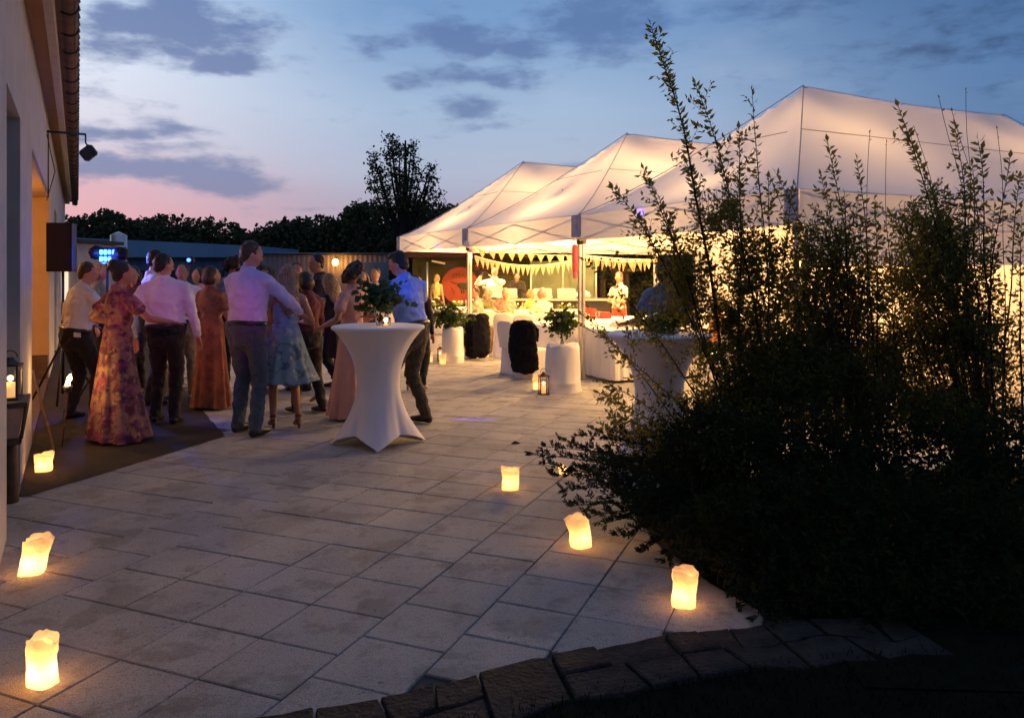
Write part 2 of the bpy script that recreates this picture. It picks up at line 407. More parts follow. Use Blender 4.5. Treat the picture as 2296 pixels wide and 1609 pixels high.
edging = empty('stone_edging', (0, 0, 0), 0, 'curved border of irregular dark flagstones along the lower terrace edge', 'border')
def rail(u, which):
    if which == 0: return .0+.018*noise.noise(Vector((u*9, 1, 0)))
    if which == 1: return -.175+.085*noise.noise(Vector((u*3.4, 7, 0)))+.03*noise.noise(Vector((u*11, 3, 0)))
    return -.36+.05*noise.noise(Vector((u*4, 13, 0)))
def arc_p(u, v): return Vector((u+v*-.22, arc_y(u)+v, 0))
def edge_stone(u0, u1, r0, r1, sk0, sk1):
    top_ = [arc_p(u0+(u1-u0)*k/4, rail(u0+(u1-u0)*k/4, r0)) for k in range(5)]
    bot_ = [arc_p(u0+sk0+(u1+sk1-u0-sk0)*k/4, rail(u0+sk0+(u1+sk1-u0-sk0)*k/4, r1)) for k in range(5)]
    poly = top_+bot_[::-1]; c = sum(poly, Vector())/len(poly)
    h = random.uniform(.016, .030); tilt = (random.gauss(0, .025), random.gauss(0, .025)); n_ = len(poly)
    V, F = [], []
    for ins, z in ((.005, -.004), (.007, h*.8), (.014, h)):
        for k, p in enumerate(poly):
            d = p-c; L = d.length or 1; q = d*(1-(ins+(.004*random.random() if z > 0 else 0))/L)
            V.append((q.x, q.y, z+(q.x*tilt[0]+q.y*tilt[1]+random.gauss(0, .0012) if z > 0 else 0)))
    for r_ in range(2):
        for k in range(n_): F.append((r_*n_+(k+1) % n_, r_*n_+k, (r_+1)*n_+k, (r_+1)*n_+(k+1) % n_))
    F.append(tuple(range(2*n_, 3*n_))[::-1])
    py_obj('flagstone', V, F, M_edge, edging, loc=tuple(c))
segs, x = [], -1.9
while x < 1.3:
    if random.random() < .28: w_ = random.uniform(.20, .34); edge_stone(x, x+w_, 0, 2, 0, 0); x += w_; continue
    blk = random.uniform(.45, .8)
    for r_, lo, hi in ((0, .12, .30), (1, .14, .36)):
        a, sk = x, 0
        while a < x+blk-.005:
            b = min(x+blk, a+random.uniform(lo, hi)); b = x+blk if x+blk-b < .10 else b
            sk2 = 0 if b >= x+blk-.001 else random.uniform(-.05, .05)
            edge_stone(a, b, r_, r_+1, sk, sk2); a, sk = b, sk2
    x += blk

# ---------------------------------------------------------------- house on the left
house = empty('house', tuple(B(9, -.4)), 0, 'white plastered house with open doorways and tiled eaves along the left side', 'house')
def hpart(name, pts_boxes, m, parent=house):
    """boxes in wall coordinates: (s0,s1,p0,p1,z0,z1)"""
    bm = bmesh.new(); rot = Matrix.Rotation(math.atan2(U.y, U.x), 3, 'Z')
    for (s0, s1, p0, p1, z0, z1) in pts_boxes:
        c = B((s0+s1)/2, (p0+p1)/2, (z0+z1)/2)
        box(bm, c, (s1-s0, p1-p0, z1-z0), rot)
    me_o = bm_obj(name, bm, m, None, smooth=False)
    me_o.parent = parent; me_o.matrix_parent_inverse = Matrix.Translation(-house.location) if parent == house else Matrix.Identity(4)
    return me_o
W0, W1 = -.80, -.375
OPEN = [(5.58, 6.85, 2.75), (8.56, 13.6, 2.76), (16.5, 18.2, 2.75)]
bx_, s_prev = [], -3.0
for (a, b, h) in OPEN:
    bx_ += [(s_prev, a, W0, W1, 0, 3.82), (a, b, W0, W1, h, 3.82)]; s_prev = b
bx_.append((s_prev, 30, W0, W1, 0, 3.82))
hpart('wall', bx_, M_plaster)
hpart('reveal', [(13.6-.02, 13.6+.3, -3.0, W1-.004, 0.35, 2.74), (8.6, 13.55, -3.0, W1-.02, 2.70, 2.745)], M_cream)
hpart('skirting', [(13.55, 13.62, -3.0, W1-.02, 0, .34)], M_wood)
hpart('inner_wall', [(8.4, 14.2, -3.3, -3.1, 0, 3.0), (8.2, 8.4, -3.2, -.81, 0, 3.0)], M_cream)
hpart('inner_floor', [(8.4, 13.6, -3.2, -.38, -.01, .002)], M_wood)
hpart('shutter_door', [(5.60, 6.84, -.66, -.60, 0, 2.74)], M_darkglass)
hpart('door_frame', [(5.585, 5.65, -.60, -.50, 0, 2.74), (6.78, 6.845, -.60, -.50, 0, 2.74), (6.18, 6.24, -.598, -.55, 0, 2.74)], M_frame)
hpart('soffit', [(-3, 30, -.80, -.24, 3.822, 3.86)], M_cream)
hpart('fascia', [(-3, 27, -.24, -.17, 3.70, 3.96)], M_fascia)
hpart('eave_board', [(-3, 31, -.168, -.02, 3.86, 3.90)], M_tile_roof)
hpart('roof', [(-3, 31, -5.0, -.05, 3.97, 4.05)], M_tile_roof)
bm = bmesh.new(); prof = []
for k in range(9):
    a = math.pi+math.pi*k/8; prof.append((math.cos(a)*.075, math.sin(a)*.075))
v0 = [bm.verts.new(B(-3, -.075+p, 3.92+z)) for p, z in prof]; v1 = [bm.verts.new(B(31, -.075+p, 3.92+z)) for p, z in prof]
for k in range(8): bm.faces.new((v0[k], v0[k+1], v1[k+1], v1[k]))
gut = bm_obj('gutter', bm, M_tile_roof); gut.parent = house; gut.matrix_parent_inverse = Matrix.Translation(-house.location)
s_ = 1.5
for k in range(40):
    bm = bmesh.new(); pts = [B(0, -.075+math.cos(math.pi+math.pi*q/8)*.082, 3.92+math.sin(math.pi+math.pi*q/8)*.082) for q in range(9)]
    tube(bm, pts, .009, 5)
    o = bm_obj('gutter_bracket', bm, M_dark); o.parent = house; o.matrix_parent_inverse = Matrix.Translation(-house.location); o.location = U*(s_)
    s_ += .7
def tiles_eave():
    bm = bmesh.new(); tube(bm, [B(0, -.16, 4.055), B(0, -.02, 4.02)], [.085, .09], 8); me = bpy.data.meshes.new('roof_tile'); bm.to_mesh(me); bm.free(); return me
rt = tiles_eave()
for k in range(118):
    o = link('roof_tile', rt, M_tile_roof); o.parent = house; o.matrix_parent_inverse = Matrix.Translation(-house.location); o.location = U*(1.2+k*.25)
# downpipe close to the camera
c_ = B(2.45, -.27); dp = empty('downpipe', (c_.x, c_.y, 0), 0, 'dark zinc downpipe running up the wall at the left frame edge', 'downpipe')
bm = bmesh.new(); tube(bm, [(0, 0, 0), (0, 0, 3.85)], .042, 16); bm_obj('pipe', bm, M_zinc, dp)
for z in (.75, 2.2):
    bm = bmesh.new(); tube(bm, [(0, 0, z), (0, 0, z+.05)], .050, 16); bm_obj('collar', bm, M_zinc, dp)
# floodlight on a bracket
P = at(105, 295, 10.7); P = B(P.dot(U), -.375, P.z)
fl = empty('floodlight', tuple(P), 0, 'small unlit floodlight hanging from a horizontal arm on the house wall', 'floodlight')
E_ = Nn*.47
bm = bmesh.new(); tube(bm, [(0, 0, 0), E_], .016, 8); bm_obj('arm', bm, M_zinc, fl)
bm = bmesh.new(); tube(bm, [E_, E_+Vector((0, 0, -.12)), E_+Vector((.03, 0, -.16))], .012, 6); bm_obj('bracket', bm, M_zinc, fl)
bm = bmesh.new(); box(bm, E_+Vector((.04, 0, -.26)), (.20, .10, .17), Matrix.Rotation(R(-38), 3, 'Y'), .02); bm_obj('lamp_housing', bm, M_zinc, fl, False)
bm = bmesh.new(); tube(bm, [(0, 0, -.02), Nn*.10+Vector((0, 0, -.55)), (0, 0, -.95)], .006, 5); bm_obj('cable', bm, M_dark, fl)
bm = bmesh.new(); tube(bm, [Nn*.02+Vector((0, 0, .02)), Nn*.02+Vector((0, 0, -.9))], .008, 5); bm_obj('wall_rod', bm, M_dark, fl)

# ---------------------------------------------------------------- far buildings
def corrugated(name, x0, x1, Y, z0, z1, m, pitch, amp, parent, label=None):
    n_ = int((x1-x0)/pitch*4); V, F = [], []
    for k in range(n_+1):
        x = x0+(x1-x0)*k/n_; y = Y+amp*(1 if k % 4 < 2 else -1)
        V += [(x, y, z0), (x, y, z1)]
    for k in range(n_): F.append((2*k, 2*k+2, 2*k+3, 2*k+1))
    return py_obj(name, V, F, m, parent)
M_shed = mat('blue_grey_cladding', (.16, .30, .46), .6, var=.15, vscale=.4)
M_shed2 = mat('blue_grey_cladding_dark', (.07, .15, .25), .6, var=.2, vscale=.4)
M_barn = mat('pale_sheet_metal', (.20, .20, .22), .5, .2, var=.15, vscale=.5)
a, b = at(150, 532, 45), at(585, 552, 45)
shed = empty('warehouse', (a.x, 45, 0), 0, 'long blue grey warehouse with flat roof band behind the dancers', 'warehouse')
w_ = b.x-a.x
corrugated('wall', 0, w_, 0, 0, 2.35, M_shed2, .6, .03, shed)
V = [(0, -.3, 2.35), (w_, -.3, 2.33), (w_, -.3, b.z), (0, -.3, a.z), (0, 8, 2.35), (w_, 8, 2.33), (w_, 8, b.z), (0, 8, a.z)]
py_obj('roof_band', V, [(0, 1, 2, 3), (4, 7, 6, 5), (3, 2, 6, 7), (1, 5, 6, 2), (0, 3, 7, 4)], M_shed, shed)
bm = bmesh.new(); box(bm, (w_/2, -.34, 2.30), (w_, .08, .10)); bm_obj('gutter', bm, M_dark, shed, False)
for k in range(5):
    bm = bmesh.new(); box(bm, (1.6+k*2.3, -.06, 1.1), (1.2, .06, 1.0)); bm_obj('window', bm, M_darkglass, shed, False)
a, b = at(585, 566, 40), at(872, 572, 40)
barn = empty('metal_barn', (a.x, 40, 0), 0, 'low pale corrugated metal barn with a lit wall lamp', 'barn')
w_ = b.x-a.x
corrugated('wall', 0, w_, 0, 0, b.z, M_barn, .25, .008, barn)
V = [(-.1, -.15, b.z), (w_+.1, -.15, b.z), (w_+.1, 6, b.z+.25), (-.1, 6, b.z+.25), (-.1, -.15, b.z+.10), (w_+.1, -.15, b.z+.10)]
py_obj('roof', V, [(0, 1, 5, 4), (4, 5, 2, 3), (0, 4, 3), (1, 2, 5)], M_zinc, barn)
bm = bmesh.new(); box(bm, (w_*.9, -.06, 1.0), (1.3, .06, 2.0)); bm_obj('door', bm, M_shed2, barn, False)
Pl = at(752, 588, 39.6)
wl = empty('wall_lamp', tuple(Pl), 0, 'glowing orange wall lamp on the pale metal barn', 'lamp')
bm = bmesh.new(); ball(bm, (0, 0, 0), (.16, .14, .18)); bm_obj('lamp_globe', bm, mat('lamp_glow', (1, .6, .2), .5, emit=(1, .42, .07), estr=22), wl)
bm = bmesh.new(); box(bm, (0, .2, .10), (.1, .36, .06)); bm_obj('bracket', bm, M_dark, wl, False)
point_light('lamp_light', (0, -.45, -.05), 70, (1, .36, .06), .15, wl)
P = at(266, 605, 26)
vent = empty('ventilation_duct', (P.x, 26, 0), 0, 'grey louvred ventilation duct rising in front of the warehouse', 'duct')
h_ = at(266, 526, 26).z
bm = bmesh.new(); tube(bm, [(0, 0, 0), (0, 0, h_-.02)], .26, 20); bm_obj('pipe', bm, M_alu, vent)
for k in range(7):
    bm = bmesh.new(); lathe(bm, [(.27, 0), (.33, -.05), (.27, -.055)], 20, (0, 0, h_-.75-k*.14)); bm_obj('louvre', bm, M_zinc, vent)
# lit outbuilding behind the speaker
P = at(160, 700, 20)
ob = empty('outbuilding', (P.x-1.1, 20, 0), 0, 'pale outbuilding with lit window slits behind the loudspeaker', 'outbuilding')
M_lit = mat('lit_window', (.9, .8, .6), .5, emit=(1, .78, .48), estr=.9)
bm = bmesh.new(); box(bm, (0, 1, 1.15), (2.5, 2, 2.3)); bm_obj('wall', bm, M_plaster, ob, False)
for k in range(4):
    bm = bmesh.new(); box(bm, (.1+k*.28, -.02, 1.25), (.16, .05, .9)); bm_obj('window', bm, M_lit, ob, False)
bm = bmesh.new(); box(bm, (0, .9, 2.36), (2.8, 2.4, .10)); bm_obj('roof', bm, M_zinc, ob, False)

# ---------------------------------------------------------------- trees
def leaf_quads(V, F, c, size, up=.3):
    a = Vector((random.gauss(0, 1), random.gauss(0, 1), random.gauss(0, 1)+up)); a.normalize()
    b = a.orthogonal().normalized(); b.rotate(Matrix.Rotation(random.random()*6.28, 3, a)); cc = a.cross(b)
    k = len(V); b = b*size; cc = cc*size*.62
    V += [tuple(c-b), tuple(c+cc), tuple(c+b), tuple(c-cc)]; F.append((k, k+1, k+2, k+3))
def crown(V, F, cells, count, size, hollow=.55):
    """leaf clumps in a set of ellipsoids (centre, radii); clumps leave gaps between them"""
    tot_ = sum(r[0]*r[2] for _, r in cells)
    for c, r in cells:
        nn = int(count*r[0]*r[2]/tot_); k = 0
        while k < nn:
            d = Vector((random.gauss(0, 1), random.gauss(0, 1), random.gauss(0, 1))).normalized()*(random.random()**.4)
            cc = Vector(c)+Vector((d.x*r[0], d.y*r[1], d.z*r[2]))
            if noise.noise(cc*(1.1/max(.3, size*3))) < -.12+hollow*.1: 
                k += .35
                continue
            for _ in range(6):
                leaf_quads(V, F, cc+Vector((random.gauss(0, 1), random.gauss(0, 1), random.gauss(0, 1)))*size*1.5, size*random.uniform(.6, 1.2)); 
            k += 6
def tree(name, label, cells_px, Y, count, size, base, trunk_r, cat='tree', group=None):
    cells = [(at(x, y, Y+random.uniform(-.5, .5)), (rx*Y/FPX, rx*Y/FPX*.8, ry*Y/FPX)) for x, y, rx, ry in cells_px]
    t = empty(name, (base.x, base.y, 0), 0, label, cat, group); o0 = Vector((base.x, base.y, 0))
    cells = [(c-o0, r) for c, r in cells]
    V, F = [], []; crown(V, F, cells, count, size); tag(py_obj('crown', V, F, M_treeleaf, t), kind='stuff')
    top = max(c.z for c, r in cells); mean = sum((c for c, r in cells), Vector())/len(cells)
    bm = bmesh.new(); tube(bm, [(0, 0, 0), (mean.x*.3, 0, top*.4), (mean.x, 0, top*.75), (mean.x, 0, top)], [trunk_r, trunk_r*.8, trunk_r*.5, trunk_r*.2], 8)
    bm_obj('trunk', bm, M_bark, t)
    for c, r in cells:
        bm = bmesh.new(); tube(bm, [(mean.x*.3, 0, max(.4, c.z*.45)), (c.x*.7, c.y*.6, c.z*.8), c+Vector((0, 0, r[2]*.5))], [trunk_r*.4, trunk_r*.25, trunk_r*.08], 6); bm_obj('limb', bm, M_bark, t)
    return t
tree('tall_tree', 'tall dark upright tree with ragged crown standing above the wood', [(878, 318, 12, 22), (895, 345, 17, 26), (872, 350, 14, 24), (922, 338, 11, 20), (928, 372, 15, 26), (838, 360, 13, 18), (850, 388, 17, 22), (890, 400, 24, 30),
     (924, 415, 17, 28), (968, 376, 9, 18), (966, 408, 11, 22), (958, 440, 16, 22), (984, 448, 9, 20), (836, 415, 13, 20), (862, 432, 24, 26), (900, 452, 32, 28), (852, 468, 34, 20), (938, 474, 34, 20), (982, 480, 20, 14), (945, 395, 7, 18)], 50, 4300, .115, at(900, 605, 50), .28)
tree('small_tree', 'small feathery tree left of the tall tree above the wood', [(800, 470, 14, 16), (812, 480, 22, 18), (795, 488, 20, 18)], 52, 900, .13, at(805, 605, 52), .14)
def wood(name, label, prof, Y, count, size, depth):
    V, F = [], []
    for k in range(count):
        u = random.random()*(len(prof)-1); i = int(u); f_ = u-i
        x = prof[i][0]+(prof[i+1][0]-prof[i][0])*f_; y = prof[i][1]+(prof[i+1][1]-prof[i][1])*f_
        Yd = Y+random.uniform(0, depth); tp = at(x, y, Y)
        top = tp.z-.35+1.3*noise.noise(Vector((tp.x*.32, Yd*.2, 0)))+.7*noise.noise(Vector((tp.x*1.4, Yd, 3)))
        z = top*(1-random.random()**1.6*.8) if random.random() < .8 else top*random.uniform(.1, 1)
        z += abs(random.gauss(0, .12))*(z > top*.8)+.5*max(0, noise.noise(Vector((tp.x*3.1, Yd*2, 5))))
        c = Vector((tp.x, Yd, max(.2, z)))
        leaf_quads(V, F, c, size*random.uniform(.5, 1.3))
    n_ = len(prof)*4                      # opaque sheet added inside the wood to stop light between the leaves
    k0 = len(V)
    for q in range(n_+1):
        u = q/n_*(len(prof)-1.0001); i = int(u); f_ = u-i
        x = prof[i][0]+(prof[i+1][0]-prof[i][0])*f_; y = prof[i][1]+(prof[i+1][1]-prof[i][1])*f_
        tp = at(x, y, Y); hh = tp.z-1.1+.5*noise.noise(Vector((q*.7, 0, 0)))
        V += [(tp.x, Y+depth*.35, 0), (tp.x, Y+depth*.35+random.uniform(-.5, .5), hh), (tp.x, Y+depth, hh*.95)]
        if q: b = k0+3*q; F += [(b-3, b, b+1, b-2), (b-2, b+1, b+2, b-1)]
    tag(py_obj(name, V, F, M_treeleaf), label, 'wood', kind='stuff')
wood('woodland', 'low dark wood along the horizon on the left', [(120, 480), (200, 478), (262, 478), (330, 488), (400, 502), (500, 508), (560, 512), (620, 520)], 75, 15000, .26, 8)
wood('woodland', 'higher dark wood behind the metal barn and the marquees', [(560, 520), (590, 497), (640, 497), (700, 488), (760, 482), (810, 470), (900, 470), (1000, 465), (1060, 470), (1200, 500), (1500, 520), (1900, 540)], 60, 24000, .22, 7)

# ================================================================ MARQUEES
Tm = Vector((.895, .446, 0)).normalized()          # away from the terrace, along the ridges
C = [Vector((2.87, 7.84, 0)), Vector((.99, 11.6, 0)), Vector((-.89, 15.36, 0)), Vector((-2.77, 19.12, 0))]
Tf = (C[1]-C[0]).normalized(); WID = (C[1]-C[0]).length; LEN = 9.2; INS = 2.35; EAVE, DROP, PEAK = 2.44, .37, 4.17
names = ['nearest white marquee, partly behind the tall shrubs, with a rolled side curtain',
         'middle white marquee of the row of three, glowing from inside',
         'farthest white marquee, at the left end of the row of three']
def marquee(i):
    A = C[i]; t = empty('marquee', tuple(A), math.atan2(Tm.y, Tm.x), names[i], 'marquee', 'white party marquees in a row')
    # local frame: x along the ridge (Tm), y along the front (towards Tf)
    sgn = 1 if Matrix.Rotation(math.atan2(Tm.y, Tm.x), 3, 'Z').col[1].dot(Tf) > 0 else -1
    nx, ny = 56, 30; V, F = [], []
    for a in range(nx+1):
        for b in range(ny+1):
            x = LEN*a/nx; y = WID*b/ny
            ex = min(x, LEN-x)/INS; ey = min(y, WID-y)/(WID/2); tt = min(1, ex, ey)
            z = EAVE+(PEAK-EAVE)*(tt**1.17)
            if ex >= ey and ey > .9: z -= .0
            sag = .05*math.sin(math.pi*min(1, max(0, (x-INS)/(LEN-2*INS)))) if INS < x < LEN-INS else 0
            z -= sag*tt
            z += .012*noise.noise(Vector((x*1.7, y*1.7, i*9.0)))*(1-tt)
            xo = -.034 if a == 0 else LEN+.034 if a == nx else x; yo = -.034 if (b == 0 and i == 0) else WID+.034 if (b == ny and i == 2) else y
            V.append((xo, yo*sgn, z-(.010 if xo != x or yo != y else 0)))
    for a in range(nx):
        for b in range(ny):
            k = a*(ny+1)+b; F.append((k, k+1, k+ny+2, k+ny+1))
    py_obj('canopy', V, F, M_canopy, t, smooth=True)
    def rp(x, y, dz=.006):
        ex = min(x, LEN-x)/INS; ey = min(y, WID-y)/(WID/2); tt = min(1, ex, ey); return (x, y*sgn, EAVE+(PEAK-EAVE)*(tt**1.17)+dz)
    for (px_, py_) in ((0, 0), (0, WID), (LEN, 0), (LEN, WID)):
        bm = bmesh.new(); ex_ = INS if px_ == 0 else LEN-INS
        tube(bm, [rp(px_+(ex_-px_)*k/12, py_+(WID/2-py_)*k/12) for k in range(13)], .007, 5); bm_obj('hip_seam', bm, M_frame_seam, t)
    for f_ in (.57,):
        loop = [(INS*f_, WID/2*f_), (LEN-INS*f_, WID/2*f_), (LEN-INS*f_, WID-WID/2*f_), (INS*f_, WID-WID/2*f_), (INS*f_, WID/2*f_)]
        pts = []
        for (a0, b0), (a1, b1) in zip(loop, loop[1:]):
            for k in range(8): pts.append(rp(a0+(a1-a0)*k/8, b0+(b1-b0)*k/8))
        bm = bmesh.new(); tube(bm, pts, .005, 4, cap=False); bm_obj('canopy_seam', bm, M_frame_seam, t)
    # valance on the four sides, slightly waving
    def strip(name, x0, y0, x1, y1, ztop, zbot, m=M_canopy, wav=.012, n_=40, scal=.02, rows=3):
        V, F = [], []; dx, dy = x1-x0, y1-y0; L = math.hypot(dx, dy); nx_, ny_ = dy/L, -dx/L
        for k in range(n_+1):
            u = k/n_
            for r_ in range(rows+1):
                zz = ztop+(zbot-ztop)*r_/rows; o_ = wav*math.sin(u*L*7+i)*r_/rows
                if r_ == rows: zz += scal*(math.sin(math.pi*((u*2) % 1)))*-1+.01
                V.append((x0+dx*u+nx_*o_, (y0+dy*u+ny_*o_)*sgn, zz))
        for k in range(n_):
            for r_ in range(rows):
                q = k*(rows+1)+r_; F.append((q, q+rows+1, q+rows+2, q+1))
        return py_obj(name, V, F, m, t, smooth=True)
    e = .03
    strip('valance', -e, 0, -e, WID, EAVE, EAVE-DROP); strip('valance', LEN+e, 0, LEN+e, WID, EAVE, EAVE-DROP)
    strip('valance', 0, -e if i == 0 else .04, LEN, -e if i == 0 else .04, EAVE, EAVE-DROP, n_=80)
    if i == 2: strip('valance', 0, WID+e, LEN, WID+e, EAVE, EAVE-DROP, n_=80)
    strip('side_wall', LEN-.05, .05, LEN-.05, WID-.05, EAVE-DROP+.02, .03, wav=.05, rows=4)
    if i == 0: strip('side_wall', .10, -.01, LEN-.1, -.01, EAVE-DROP+.02, 1.68, wav=.02, rows=3, n_=60)
    # legs, eave bars, scissor trusses
    oy = .05
    for a in (0.05, LEN/2, LEN-.1):
        for b in (oy, WID-oy):
            bm = bmesh.new(); box(bm, (a, b*sgn, (EAVE-.1)/2), (.045, .045, EAVE-.1), None, .006); l = bm_obj('leg', bm, M_alu, t, False)
            bm = bmesh.new(); box(bm, (a, b*sgn, EAVE-DROP-.02), (.075, .075, .10), None, .01); bm_obj('slider', bm, M_frame, l, False)
            bm = bmesh.new(); box(bm, (a, b*sgn, .004), (.12, .12, .008)); bm_obj('foot_plate', bm, M_alu, l, False)
    def scissors(p0, p1, cnt):
        p0, p1 = Vector(p0), Vector(p1)
        for k in range(cnt):
            a_, b_ = p0+(p1-p0)*k/cnt, p0+(p1-p0)*(k+1)/cnt
            for z0, z1 in ((EAVE-.04, EAVE-DROP-.01), (EAVE-DROP-.01, EAVE-.04)):
                bm = bmesh.new(); u_ = Vector((a_.x, a_.y*sgn, z0)); v_ = Vector((b_.x, b_.y*sgn, z1))
                tube(bm, [u_, v_], [(.026, .012)]*2, 4); bm_obj('truss_bar', bm, M_alu, t, False)
    scissors((-.004, oy), (-.004, WID-oy), 2); scissors((.05, -.004 if i == 0 else .066), (LEN/2, -.004 if i == 0 else .066), 2); scissors((LEN/2, -.004 if i == 0 else .066), (LEN-.1, -.004 if i == 0 else .066), 2)
    scissors((.05, WID-oy), (LEN/2, WID-oy), 2); scissors((LEN/2, WID-oy), (LEN-.1, WID-oy), 2); scissors((LEN/2, oy), (LEN/2, WID-oy), 2)
    bm = bmesh.new(); tube(bm, [(INS, WID/2*sgn, PEAK-.03), (LEN/2, WID/2*sgn, PEAK-.09), (LEN-INS, WID/2*sgn, PEAK-.03)], .02, 6); bm_obj('ridge_pole', bm, M_alu, t)
    for xx in (INS, LEN-INS):
        bm = bmesh.new(); tube(bm, [(xx, WID/2*sgn, PEAK-.03), (xx, WID/2*sgn, EAVE-.35)], .018, 6); bm_obj('king_post', bm, M_alu, t)
    for yy in (0, WID):
        bm = bmesh.new(); box(bm, (-.045, (yy+(.03 if yy == 0 else -.03))*sgn, EAVE-.17), (.02, .19, .33), None, .008); bm_obj('corner_reinforcement', bm, M_corner, t, False)
    return t, sgn
M_frame_seam = mat('canvas_seam', (.42, .38, .42), .9)
M_corner = mat('corner_canvas', (.38, .38, .52), .9, var=.2)
M_bulb = mat('bulb_glow', (1, .8, .5), .5, emit=(1, .72, .38), estr=40)
WARM = (1, .53, .16)
for i in range(3):
    t, sgn = marquee(i)
    for k, xx in enumerate((LEN*.27, LEN*.68, .95)):  # third lamp is added, unseen behind the front valance, to brighten the paving
        Pw = C[i]+Tm*xx+Tf*(WID*.5)
        lp = empty('hanging_lamp', (Pw.x, Pw.y, 2.80 if k < 2 else 2.36), 0, '%s hanging lamp under the %s marquee roof' % (('middle', 'rear', 'added front')[k], ('nearest', 'middle', 'farthest')[i]), 'lamp', 'lamps hanging in the marquees')
        bm = bmesh.new(); ball(bm, (0, 0, 0), (.06, .06, .08)); bm_obj('bulb', bm, M_bulb, lp)
        bm = bmesh.new(); tube(bm, [(0, 0, .07), (0, 0, 1.2 if k < 2 else .70)], .008, 5); bm_obj('cable', bm, M_dark, lp)
        point_light('lamp_light', (0, 0, -.14), (420, 880, 820)[i]*(.68, .55, .36)[k], WARM, .05, lp)

# ================================================================ PARTY FURNITURE
def stretch_table(loc, rz, label, m=M_spandex):
    t = empty('cocktail_table', tuple(loc), rz, label, 'table', 'high cocktail tables in white stretch covers')
    n_, rows = 64, 34; V, F = [], []; top = 1.10; rt_, rw, rf = .425, .20, .44
    for r_ in range(rows+1):
        v = r_/rows
        for k in range(n_):
            a = 2*math.pi*k/n_; lobe = abs(math.cos(2*a))**1.0
            edge_r = rf/ max(abs(math.cos(((a+math.pi/4) % (math.pi/2))-math.pi/4)), .7)*1.0
            d = abs(((a+math.pi/4) % (math.pi/2))-math.pi/4)/(math.pi/4)      # 0 at a foot, 1 between
            rb = rf*(1-.36*d**.8); zb = .012+.095*(1-(1-d)**2)
            if v < .52: q = 1-v/.52; r = rw+(rt_-rw)*q**2.3
            else: q = (v-.52)/.48; r = rw+(rb-rw)*q**1.75
            z = top-.02-(top-.02-zb)*v
            r += .0045*math.sin(a*17+math.sin(a*5)*2)*(1-v)**5+.006*math.sin(a*22+2*math.sin(a*3+1))*v**3*(1-d*.5)+.004*noise.noise(Vector((math.cos(a)*3, math.sin(a)*3, v*4)))
            V.append((r*math.cos(a), r*math.sin(a), z))
    for r_ in range(rows):
        for k in range(n_): F.append((r_*n_+k, r_*n_+(k+1) % n_, (r_+1)*n_+(k+1) % n_, (r_+1)*n_+k))
    py_obj('skirt_cover', V, F, m, t, smooth=True)
    bm = bmesh.new(); lathe(bm, [(0, 1.10), (.40, 1.10), (.425, 1.098), (.435, 1.088), (.432, 1.072), (.425, 1.066)], 64); bm_obj('tabletop', bm, m, t)
    for k in range(4):
        a = k*math.pi/2; bm = bmesh.new(); tube(bm, [(math.cos(a)*.05, math.sin(a)*.05, .10), (math.cos(a)*.41, math.sin(a)*.41, .02)], .018, 6); bm_obj('leg', bm, M_alu, t)
    bm = bmesh.new(); tube(bm, [(0, 0, .05), (0, 0, 1.06)], .03, 8); bm_obj('pole', bm, M_alu, t)
    return t
T1 = G(848, 992)
stretch_table(T1, R(-90)+math.atan2(T1.x, T1.y)*-1, 'white cocktail table in front of the dancers, with greenery and a tealight on top')
T2 = at(1478, 745, 6.45); T2.z = 0
stretch_table(T2, R(-70), 'white cocktail table half hidden behind the tall shrubs')

def foliage(V, F, c, r, n_, size, droop=0.0):
    for k in range(n_):
        d = Vector((random.gauss(0, 1), random.gauss(0, 1), random.gauss(0, 1))).normalized(); d = d*(random.random()**.5)*(.75+.9*noise.noise(d*2.3+Vector(c)*3))
        leaf_quads(V, F, Vector(c)+Vector((d.x*r[0], d.y*r[1], d.z*r[2]-droop*(d.x*d.x+d.y*d.y))), size*random.uniform(.6, 1.2), .1)
def bouquet(name, loc, label, vase_h, vase_r, r, n_, flowers, leafsize=.035, vm=M_glass, group=None):
    t = empty(name, tuple(loc), 0, label, 'flowers', group)
    bm = bmesh.new(); lathe(bm, [(0, .004), (vase_r*.8, .004), (vase_r, vase_h*.5), (vase_r*.9, vase_h), (vase_r*.84, vase_h), (vase_r*.9, vase_h*.5), (vase_r*.7, .012), (0, .012)], 18); bm_obj('vase', bm, vm, t)
    bm = bmesh.new()
    for k in range(7):
        a = k*.9; tube(bm, [(math.cos(a)*vase_r*.4, math.sin(a)*vase_r*.4, .02), (-math.cos(a)*vase_r*.3, 0, vase_h), (math.cos(a)*r[0]*.5, math.sin(a)*r[1]*.5, vase_h+r[2])], .003, 4)
    tag(bm_obj('stem', bm, M_leaf2, t), kind='stuff')
    V, F = [], []; foliage(V, F, (0, 0, vase_h+r[2]*.75), tuple(q*1.3 for q in r), int(n_*.7), leafsize*1.15, .03); tag(py_obj('leaves', V, F, M_leaf2, t), kind='stuff')
    for k in range(flowers):
        a = random.random()*6.28; q = random.uniform(.3, .95)
        c = Vector((math.cos(a)*r[0]*q, math.sin(a)*r[1]*q-.02, vase_h+r[2]*random.uniform(.7, 1.5)))
        bm = bmesh.new()
        for j in range(7):
            b = j*math.tau/7; ball(bm, c+Vector((math.cos(b)*.018, math.sin(b)*.018, 0)), (.02, .014, .022), Matrix.Rotation(b, 3, 'Z'), 6, 4)
        ball(bm, c+Vector((0, 0, .01)), (.018, .018, .02), None, 6, 4)
        bm_obj('flower', bm, M_flower, t)
    return t
bouquet('flower_vase', T1+Vector((.02, 0, 1.10)), 'dark leafy greenery in a glass vase on the front cocktail table', .17, .05, (.20, .16, .14), 900, 0, .035)
